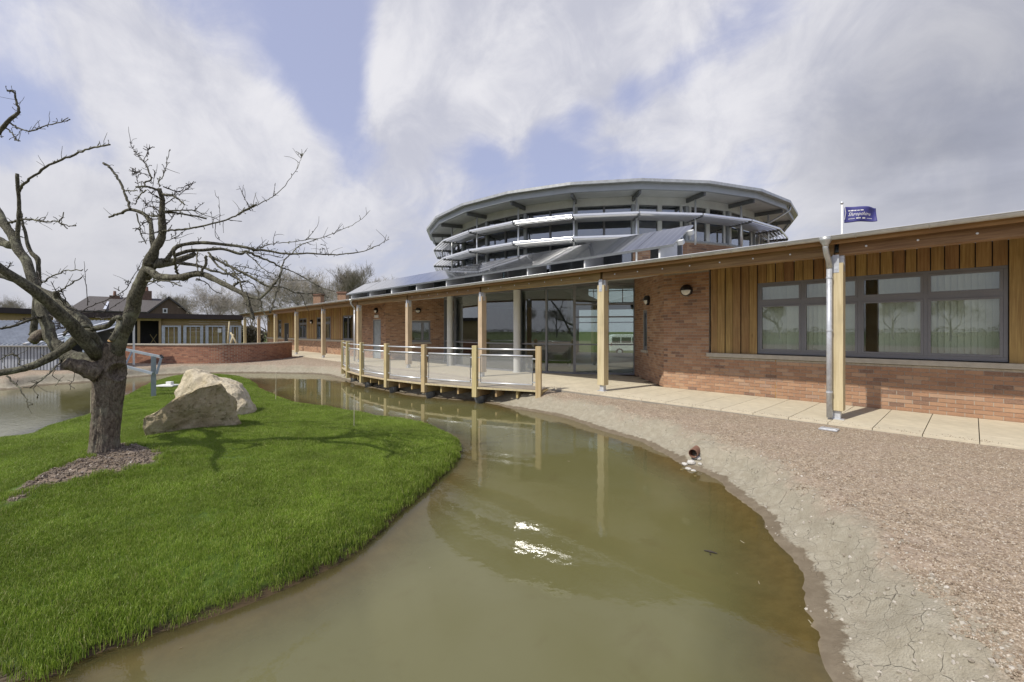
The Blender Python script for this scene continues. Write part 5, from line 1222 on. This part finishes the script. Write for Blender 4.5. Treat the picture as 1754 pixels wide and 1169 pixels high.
# ------------------------------------------------------------------ far timber building, house, shelter
def cbox(lat0, lat1, d0, d1, z0, z1, mb=None):
    mb = mb or MB(); P = [cw(lat0,d0),cw(lat1,d0),cw(lat1,d1),cw(lat0,d1)]
    return mb.prism([(p[0],p[1]) for p in P], z0, z1)
class Facade:                                        # a straight front between two plan points; s is found from where a sight line meets it
    def __init__(f, a, b): f.a = np.array(a); f.e = np.array(b)-f.a; f.L = np.linalg.norm(f.e); f.e /= f.L; f.n = np.array([-f.e[1], f.e[0]])
    def s(f, px): 
        r = ray(px); m = np.array([[r[0], -f.e[0]], [r[1], -f.e[1]]]); return np.linalg.solve(m, f.a)[1]
    def z(f, py, px, w=0): p = f.a + f.e*f.s(px) + f.n*w; return CH+(HY-py)/FPX*float(p @ FW)
    def p(f, s, w, z): q = f.a + f.e*s + f.n*w; return np.array([q[0], q[1], z])
    def box(f, s0, s1, w0, w1, z0, z1, mb=None):
        mb = mb or MB(); return mb.prism([tuple(f.p(s, w, 0)[:2]) for s, w in ((s0,w0),(s1,w0),(s1,w1),(s0,w1))], z0, z1)
def L(px, d): return (px-HX)/FPX*d
def Z(py, d): return CH+(HY-py)/FPX*d
tf = Facade(cw(L(95,36.5), 36.5)[:2], cw(L(415,44), 44)[:2]); ts = tf.s
tb = thing('timber_outbuilding', 'low timber outbuilding with a dark flat roof edge behind the curved wall', 'building', tf.p(ts(300), 0, 0))
cream = wood('outbuilding_boards', (.47,.36,.17), (.38,.28,.12), 'X', rand=.1)
zt = tf.z(547.8, 400)
tf.box(-.3, tf.L+.1, -.45, 6.2, zt, zt+.46).build('roof', plain('dark_roof_edge', (.035,.022,.02), .6), tb)
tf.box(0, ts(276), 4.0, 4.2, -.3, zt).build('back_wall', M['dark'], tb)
bd = wood('outbuilding_board', (.47,.36,.17), (.38,.28,.12), 'X', rand=.12)
for i in range(12):
    z0_ = -.2+i*.245
    if z0_ < zt-.05: tf.box(ts(276), tf.L-.15, .30+.02*(i % 2), .4, z0_, min(z0_+.238, zt-.003)).build('cladding_board', bd, tb)
tf.box(tf.L-.14, tf.L-.04, .3, 6, -.2, zt-.004).build('end_wall', cream, tb)
for x in (110, 198, 237.5, 274): tf.box(ts(x)-.09, ts(x)+.09, .0, .18, -.2, zt-.2).build('post', cream, tb)
tf.box(0, ts(276), .0, .17, zt-.2, zt-.002).build('beam', cream, tb)
for a_, b_ in (((254,590),(266,573)), ((254,573),(266,590))): MB().bar(tf.p(ts(a_[0]), 1.2, tf.z(a_[1], a_[0], 1.2)), tf.p(ts(b_[0]), 1.22, tf.z(b_[1], b_[0], 1.2)), .05, .05).build('cross_brace', cream, tb)
dg = plain('pale_door_grey', (.50,.53,.58), .5)
for x0, x1 in ((277,310),(314,348),(352,386),(392,417)):
    a, b = ts(x0), min(ts(x1), tf.L-.1); zg = tf.z(558, (x0+x1)/2); o = tf.box(a, a+.24, .0, .15, -.2, zg); tf.box(b-.24, b, .0, .15, -.2, zg, o); tf.box(a+.24, b-.24, .0, .15, zg-.14, zg, o); o = o.build('gate_frame', dg, tb)
    for f in (.33, .62): tf.box(a+(b-a)*f, a+(b-a)*f+.05, .04, .09, -.2, zg-.14).build('gate_bar', dg, o)
tf.box(ts(373), ts(379), -.06, -.02, tf.z(570, 376), tf.z(563, 376)).build('notice', M['white'], tb)

HD = 58.0
c0 = ray(225)/np.linalg.norm(ray(225)); e0 = np.array([c0[1], -c0[0]]); ctr = c0*72
hf = Facade(ctr-e0*20, ctr+e0*20); hs = hf.s
ho = thing('brick_house', 'brown brick house with a tiled roof and two chimneys beyond the outbuilding', 'house', hf.p(hs(220), 0, 0))
hb = plain('house_brick', (.155,.10,.07), .9, 0, .25, 6); tile = plain('roof_tile', (.105,.095,.09), .9, 0, .25, 9, bump=.6, bscale=14)
ze, zr = hf.z(534, 225), hf.z(507, 225); s0, s1, sg0, sgp, sg1 = hs(120), hs(300), hs(250), hs(288), hs(325); P_ = hf.p
hf.box(s0+.4, s1, 0, 8, -.4, ze).build('wall', hb, ho)
mb = MB().add([P_(s0-.3,-.4,ze),P_(s1,-.4,ze),P_(s1,4,zr),P_(hs(148),4,zr),P_(s1,8.4,ze),P_(s0-.3,8.4,ze)], [(0,1,2,3),(2,4,5,3),(0,3,5)])
mb.add([P_(sg0,-1.3,ze-.1),P_(sgp,-1.3,zr+.05),P_(sgp,6,zr+.05),P_(sg0,6,ze-.1)], [(0,1,2,3)]); mb.add([P_(sgp,-1.3,zr+.05),P_(sg1+.2,-1.3,ze-.1),P_(sg1+.2,6,ze-.1),P_(sgp,6,zr+.05)], [(0,1,2,3)])
mb.build('roof', tile, ho).modifiers.new('thick', 'SOLIDIFY').thickness = .18
GV = [(sg0+.3,ze-.4),(sg1-.2,ze-.4),(sg1-.2,ze-.15),(sgp,zr-.15),(sg0+.3,ze-.15)]
MB().add([P_(s,-1,z) for s, z in GV]+[P_(s,1,z) for s, z in GV], [(0,1,2,3,4),(9,8,7,6,5),(0,5,6,1),(1,6,7,2),(0,4,9,5)]).build('gable', wood('gable_boards', (.17,.115,.075), (.10,.065,.045), 'Z', rand=0), ho)
hf.box(sg0+.3, sg1-.2, -1, 1, -.4, ze-.4).build('gable_wall', hb, ho)
for x, yt in ((195,502),(253,494)):
    zc_ = hf.z(yt+5, x, 4); c = hf.box(hs(x)-.5, hs(x)+.5, 3.4, 4.4, zr-.6, zc_).build('chimney', hb, ho); MB().lathe(P_(hs(x), 3.9, zc_), [(.18,0),(.14,.6)], 10).build('chimney_pot', clayp, c)
for x0, x1, y0_, y1_, w in ((278,286,529,537,-1),(184,196,536,541,0),(156,166,536,541,0)):
    o = hf.box(hs(x0), hs(x1), w-.06, w-.01, hf.z(y1_,x0), hf.z(y0_,x0)).build('window', M['white'], ho); hf.box(hs(x0)+.12, hs(x1)-.12, w-.09, w-.06, hf.z(y1_,x0)+.12, hf.z(y0_,x0)-.12).build('pane', M['dark'], o)
MB().add([P_(hs(177),-.5,ze+.22),P_(hs(182),-.5,ze+.22),P_(hs(187),3.4,zr-.35),P_(hs(184),3.4,zr-.35)], [(0,1,2,3)]).build('roof_flashing', plain('pale_lead', (.55,.58,.64), .4), ho).modifiers.new('thick', 'SOLIDIFY').thickness = .05

# corrugated metal shelter at the left edge
ms = thing('metal_shelter', 'low corrugated grey metal shelter on the far bank at the left edge', 'shelter', cw(-17, 17))
rib = MB(); lat = -30.0; D1 = 17.2
cor = plain('corrugated_steel', (.40,.43,.47), .42, .35, .12, 3)
while lat < -18.05:
    rib.obox((*cw(lat+.05, D1, .45)[:2], .42), (*(RT*.045), 0), (*(FW*.015), 0), (0,0,.45), random.random()); lat += .13
rib.build('rib', cor, ms, kind='stuff')
cbox(-30, -18.0, D1+.02, D1+.06, -.05, .93).build('wall', cor, ms); cbox(-30, -18.0, D1-.05, D1+.1, .89, .97).build('wall_rail', M['alu'], ms)
rr_ = MB(); lat = -30.0
while lat < -18.3:
    a, b = cw(lat, D1-.25, .99), cw(lat+.6, D1+2.9, 2.0); rr_.bar(a, b, .06, .05); lat += .19
rr_.build('roof_rib', cor, ms, kind='stuff')
rs = MB().add([cw(-30,D1-.28,.955), cw(-18.1,D1-.28,.955), cw(-17.5,D1+2.95,1.965), cw(-30,D1+2.95,1.965)], [(0,1,2,3)]).build('roof', cor, ms); rs.modifiers.new('t','SOLIDIFY').thickness = .03
for f in (.15, .6): 
    a, b = cw(-18.5-.9*f, D1-.28, 1.02), cw(-17.9-.9*f, D1+2.92, 2.03); MB().bar(a, b, .16, .04).build('flashing', M['alu'], ms)
for x in (-18.05, -24): MB().bar(cw(x+.5, D1+2.9, -.05), cw(x+.5, D1+2.9, 1.95), .08, .08, (1,0,0)).build('post', M['alu'], ms)
cbox(-30, -18.5, D1+2.95, D1+3.0, -.05, 1.9).build('back_wall', cor, ms)
od = thing('dark_roofed_hut', 'hut with a dark overhanging roof at the left edge beyond the shelter', 'hut', cw(-38, 33))
cbox(-50, L(18,33), 31.5, 37, Z(537,33), Z(527.5,33)).build('roof', plain('dark_hut_roof', (.03,.022,.022), .7), od); cbox(-50, L(8,33), 32.5, 36.5, -.2, Z(537,33)).build('wall', cream, od)
sg = thing('white_marker_post', 'small white marker post in front of the evergreen hedge', 'post', at(27, 570, 34)); MB().tube([at(27,575,34), at(27,541,34)], .28/2, 8).build('post', M['white'], sg)

# brick chimneys beyond the far end of the wing
for x0, x1, yt, lb in ((536.5,549,503,'square brick chimney rising beyond the wing roof, left of two'), (578,592,500,'square brick chimney beyond the wing roof beside the solar panels')):
    d = 46.0; t = thing('brick_chimney', lb, 'chimney', cw(L((x0+x1)/2,d), d), 'chimneys beyond the wing roof')
    cbox(L(x0,d), L(x1,d), d, d+.9, -.3, Z(yt+3,d)).build('stack', plain('chimney_brick', (.36,.22,.14), .9, 0, .2, 8), t); cbox(L(x0,d)-.08, L(x1,d)+.08, d-.08, d+.98, Z(yt+3,d), Z(yt,d)).build('cap', clayp, t)

# ------------------------------------------------------------------ flag and pole
fpp = np.array([-5.02, 30.0])
fpole = thing('flagpole', 'slim white flagpole rising behind the wing roof at the right', 'flagpole', (*fpp, 0))
MB().tube([(*fpp, 0), (*fpp, 8.62)], [.065, .04], 14).build('pole', M['white'], fpole, smooth=True); MB().lathe((*fpp, 8.60), [(.06,0),(.06,.05),(.09,.055),(.07,.08),(.05,.15),(.0,.19)], 14).build('finial', M['alu'], fpole, smooth=True)
MB().tube([(fpp[0]+.12, fpp[1], 8.45), (fpp[0]+.17, fpp[1], 8.1), (fpp[0]+.12, fpp[1], 7.72)], .012, 6).build('halyard', M['white'], fpole)
fd = np.array([.9, .42, 0]); fd /= np.linalg.norm(fd)
fnm = np.array([-fd[1], fd[0], 0])
def fpt(s, t): # s 0..1 along, t 0..1 down
    w_ = .16*math.sin(s*8+t*1.8)*s + .07*math.sin(s*13+1)*s; dr = .16*s**1.3 + .03*math.sin(s*9)*s - .06*math.sin(math.pi*t)*s*.0
    return np.array([*fpp, 8.44]) + fd*(.10 + 1.50*s*(1-.05*t*(1-s))) + fnm*w_ - np.array([0,0,1])*(t*(.90-.14*s) + dr)
def flagmat():
    m, t, b = newmat('flag_cloth'); b.inputs['Base Color'].default_value = (.045,.045,.20,1); b.inputs['Roughness'].default_value = .6; return m
flag = thing('flag', 'small violet blue flag with white lettering flying from the white pole', 'flag', (*fpp, 8.4))
nx_, ny_ = 28, 12; V_ = [fpt(i/nx_, j/ny_) for i in range(nx_+1) for j in range(ny_+1)]
fo = MB().add(V_, [(i*(ny_+1)+j, (i+1)*(ny_+1)+j, (i+1)*(ny_+1)+j+1, i*(ny_+1)+j+1) for i in range(nx_) for j in range(ny_)]).build('cloth', flagmat(), flag, smooth=True)
fo.modifiers.new('t', 'SOLIDIFY').thickness = .006
def letters(txt, s0, t0, hs, ht, shear):
    cu = bpy.data.curves.new('t', 'FONT'); cu.body = txt; cu.shear = shear; cu.fill_mode = 'FRONT'; cu.resolution_u = 2
    to = bpy.data.objects.new('t', cu); me = bpy.data.meshes.new_from_object(to); bpy.data.objects.remove(to)
    co_ = np.array([v.co for v in me.vertices]); 
    if not len(co_): return
    lo_, hi_ = co_.min(0), co_.max(0)
    for v in me.vertices:
        s = s0 + (v.co.x-lo_[0])/(hi_[0]-lo_[0])*hs; t = t0 + (1-(v.co.y-lo_[1])/(hi_[1]-lo_[1]))*ht; p = fpt(s, t) - fnm*.012; v.co = p
    link('lettering', me, M['white'], fo)
letters('Shropshire', .13, .36, .68, .30, .35); 
# the small print above and below is too worn to read: only its strokes
for a, b, t0_, t1_ in ((.13,.32,.76,.785), (.70,.86,.76,.785), (.13,.20,.22,.28), (.215,.29,.21,.28), (.305,.37,.22,.28), (.39,.47,.23,.28), (.49,.58,.22,.28), (.36,.44,.73,.80), (.455,.50,.72,.80), (.56,.65,.73,.81)):
    MB().add([fpt(a,t0_)-fnm*.012, fpt(b,t0_)-fnm*.012, fpt(b,t1_)-fnm*.012, fpt(a,t1_)-fnm*.012], [(0,1,2,3)]).build('print_stroke', M['white'], fo)

# ------------------------------------------------------------------ white van seen through the hub
vd = 42.0; vz = -.82
van = thing('white_van', 'white van parked beyond the hub, seen through its glass', 'van', cw(12, vd, vz))
def vp(s, w, z): p = RT*(9.55+s) + FW*(vd+w); return (p[0], p[1], vz+z)
pf_ = [(0,.42),(.02,1.55),(.12,1.92),(.5,2.02),(3.2,2.02),(3.75,1.35),(4.55,1.08),(4.75,.85),(4.75,.42)]
vs = [vp(s, w, z) for w in (0, 1.8) for s, z in pf_]; n_ = len(pf_)
MB().add(vs, [tuple(range(n_)), tuple(range(n_, 2*n_))[::-1]] + [(i, n_+i, n_+(i+1) % n_, (i+1) % n_) for i in range(n_)]).build('body', M['white'], van, bevel=.05)
for a, b in ((.16,.95),(1.05,2.0),(2.1,3.15)): MB().add([vp(a,-.012,1.22),vp(b,-.012,1.22),vp(b,-.012,1.75),vp(a,-.012,1.75)], [(0,1,2,3)]).build('window', M['dark'], van)
for s in (.85, 3.85):
    c = vp(s, .02, .34); w_ = MB().lathe(c, [(.34,0),(.34,.2)], 24, ((*RT,0),(0,0,1),(*(-FW),0))).build('wheel', M['black'], van); MB().lathe(vp(s,-.19,.34), [(.20,0),(.16,.012)], 18, ((*RT,0),(0,0,1),(*(-FW),0))).build('hub_cap', M['alu'], w_)
MB().add([vp(.03,-.012,.9),vp(.10,-.012,.9),vp(.10,-.012,1.2),vp(.03,-.012,1.2)], [(0,1,2,3)]).build('tail_light', plain('red_lens', (.4,.02,.02), .3), van)

# ------------------------------------------------------------------ bare trees and evergreens in the distance
def bare_tree(seed, H, spread_, levels=7, up=.22):
    rs = random.Random(seed); tr, cr = MB(), MB()
    def grow(p, d, L_, r, lv):
        n = 3 if lv < 3 else 2; q = p; pts = [p]; rad = [r]
        for i in range(n):
            d = d + np.array([rs.gauss(0,.13), rs.gauss(0,.13), rs.gauss(.05,.08)]); d /= np.linalg.norm(d); q = q + d*L_/n; pts.append(q); rad.append(r*(1-.35*(i+1)/n))
        (tr if lv < 2 else cr).tube(pts, rad, 6 if lv < 2 else (4 if lv < 4 else 3), cap=False)
        if lv >= levels: return
        for k in range(rs.choice((3,3,4)) if lv else 4):
            u = np.array([rs.gauss(0,1), rs.gauss(0,1), rs.gauss(0,.5)]); u /= np.linalg.norm(u); nd = d*rs.uniform(.55,.95) + u*spread_ + np.array([0,0,up]); nd /= np.linalg.norm(nd)
            grow(pts[-1] if k < 2 else pts[-2], nd, L_*rs.uniform(.62,.84), max(rad[-1]*rs.uniform(.55,.75), .010), lv+1)
    grow(np.array([0,0,-.3]), np.array([0,0,1.]), H*.34, H*.026, 0)
    return tr.mesh('trunk', True), cr.mesh('crown')
farbark = plain('far_bark', (.20,.175,.14), .95, 0, .2, 3); fartwig = plain('far_twigs', (.30,.27,.215), .95, 0, .15, 3); greentwig = plain('budding_twigs', (.22,.215,.14), .95, 0, .15, 3)
TRS = [bare_tree(1, 10, .75), bare_tree(2, 10, .62, up=.3), bare_tree(5, 10, .9, up=.15)]
def place_tree(px, py_base, d, h, k, rot, label, twig=fartwig):
    b = cw(L(px, d), d, -.3); t = thing('bare_tree', label, 'tree', b, 'bare trees in the distance'); t.rotation_euler[2] = rot; t.scale = (h*1.2/10,)*3
    for me, nm, mt in zip(TRS[k], ('trunk', 'crown'), (farbark, twig)):
        m2 = me.copy() if me.materials and me.materials[0] != mt else me
        o = bpy.data.objects.new(nm, m2); COL.objects.link(o); o.parent = t
        if not m2.materials: m2.materials.append(mt)
    return t
FT = [(372,0,52,6.6,2,.4,'spreading bare shrub like tree right of the brick house'), (520,0,66,10.0,0,1.0,'tall bare tree left of the two chimneys beyond the wing'), (585,0,70,10.6,1,2.2,'tallest bare tree behind the brick chimneys'), (622,0,74,10.4,0,4.0,'bare tree whose crown tops the solar panels at their left end'),
      (490,0,80,10.5,2,3.0,'bare tree partly behind the apple tree branch tips'), (440,0,85,8.5,1,5.0,'small hazy bare tree above the outbuilding end'), (460,0,60,5.6,2,2.0,'low bare tree beside the far end of the canopy'), (415,0,64,6.2,0,.9,'bare tree above the outbuilding roof corner'),
      (650,0,88,10.4,1,1.7,'farthest bare tree just left of the hub'), (310,0,95,8.5,1,.2,'thin bare tree behind the house gable'), (550,0,84,11.0,2,.7,'broad bare tree between the two tall ones'), (20,0,70,6.5,0,2.2,'bare tree above the hedge at the left edge')]
for a in FT: place_tree(*a)
def leafmass(name, label, px, d, wid, dep_, h, n, mat, cat='shrub', group=None, px_=None):
    b = cw(L(px, d), d, -.1); t = thing(name, label, cat, b, group); mb = MB(); rs = random.Random(int(px*7+d)); lob = [(rs.uniform(-.5,.5)*wid, rs.uniform(-.5,.5)*dep_, rs.uniform(.35,.75)*h, rs.uniform(.25,.42)) for _ in range(max(4, int(wid*1.5)))]
    for _ in range(n):
        lx, ly, lz, lr = rs.choice(lob); v = np.array([rs.gauss(0,1) for _ in range(3)]); v /= np.linalg.norm(v); q = lr*rs.uniform(.6,1.05)
        p = np.array([lx+v[0]*q*h, ly+v[1]*q*h, max(.05, lz+v[2]*q*h)]); p = np.array([*(RT*p[0]+FW*p[1]), p[2]]) + b
        a, c = np.array([rs.gauss(0,1) for _ in range(3)]), np.array([rs.gauss(0,1) for _ in range(3)]); a /= np.linalg.norm(a); c -= a*(a@c); c /= np.linalg.norm(c); s = rs.uniform(.05,.12)*(d/35)
        mb.add([p-a*s, p-c*s*.5, p+a*s, p+c*s*.5], [(0,1,2,3)], rs.random())
    mb.build('foliage', mat, t)
    st = MB()
    for lx, ly, lz, lr in lob: st.tube([b, np.array([*(RT*lx+FW*ly), lz])+b], [.05, .02], 5)
    st.build('stem', farbark, t)
def leafm(name, c0, c1):
    m, t, b = newmat(name); rv = N(t, 'ShaderNodeAttribute', attribute_name='rnd').outputs['Fac']; t.links.new(mixc(t, rv, c0, c1), b.inputs['Base Color']); b.inputs['Roughness'].default_value = .6; return m
eg = leafm('evergreen_leaf', (.018,.034,.012), (.05,.085,.025)); lg_ = leafm('spring_leaf', (.06,.085,.02), (.13,.15,.045)); br_l = leafm('brown_hedge', (.10,.085,.05), (.19,.165,.10))
leafmass('evergreen_shrub', 'dark evergreen shrub above the metal shelter at the left edge', 38, 44, 5, 3, 3.0, 5000, eg)
leafmass('green_shrub', 'fresh green shrub left of the outbuilding', 92, 48, 4.5, 3, 2.9, 4000, lg_)
leafmass('evergreen_shrub', 'dark shrub between the two chimneys beyond the wing', 566, 47, 2.2, 2, 4.4, 3500, eg)
leafmass('brown_hedge', 'brown leafless hedge beyond the far end of the canopy', 452, 50, 7, 3, 2.6, 5000, br_l, 'hedge')
leafmass('brown_hedge', 'low brown hedge at the left edge beyond the shelter', 8, 60, 10, 3, 2.8, 4000, br_l, 'hedge')
# trees and hedges behind the photographer, met only in the reflections
def leafrow(name, label, x0, x1, y, h, n, mat, cat):
    t = thing(name, label, cat, ((x0+x1)/2, y, -.1)); mb = MB(); rs = random.Random(int(x0*3+y))
    for _ in range(n):
        x = rs.uniform(x0, x1); top = h*(.75+.35*noise.noise(Vector((x*.35, y, 0)))+.15*noise.noise(Vector((x*1.3, y, 0)))); p = np.array([x, y+rs.gauss(0,.7), max(0, top*rs.random()**.6)])
        a, c = np.array([rs.gauss(0,1) for _ in range(3)]), np.array([rs.gauss(0,1) for _ in range(3)]); a /= np.linalg.norm(a); c -= a*(a@c); c /= np.linalg.norm(c); s_ = rs.uniform(.10,.26)
        mb.add([p-a*s_, p-c*s_*.6, p+a*s_, p+c*s_*.6], [(0,1,2,3)], rs.random())
    mb.build('foliage', mat, t)
leafrow('brown_hedge', 'long brown hedge behind the photographer, met only in reflections', -120, 100, -120, 3.0, 12000, br_l, 'hedge')
leafrow('evergreen_shrub', 'dark evergreen clump behind the photographer, met only in reflections', -62, -46, -125, 5.5, 3000, eg, 'shrub')
BT = ['tall bare tree far behind the photographer', 'bare tree behind the brown hedge', 'spreading bare tree at the hedge end', 'leaning bare tree behind the hedge', 'slim bare tree far beyond the hedge', 'old bare tree behind the dark clump', 'bare tree at the far right of the hedge']
for k_, (x, y, h, k) in enumerate(((-3,-92,9,0),(6,-100,8,1),(15,-95,9,2),(-12,-104,10,0),(-30,-90,9,1),(-46,-96,10,2),(28,-90,8,1))):
    t = thing('bare_tree', BT[k_] + ', met only in reflections', 'tree', (x, y, -.3), 'bare trees behind the pond'); t.scale = (h/10,)*3; t.rotation_euler[2] = k_
    for me, nm in zip(TRS[k], ('trunk', 'crown')):
        o = bpy.data.objects.new(nm, me); COL.objects.link(o); o.parent = t
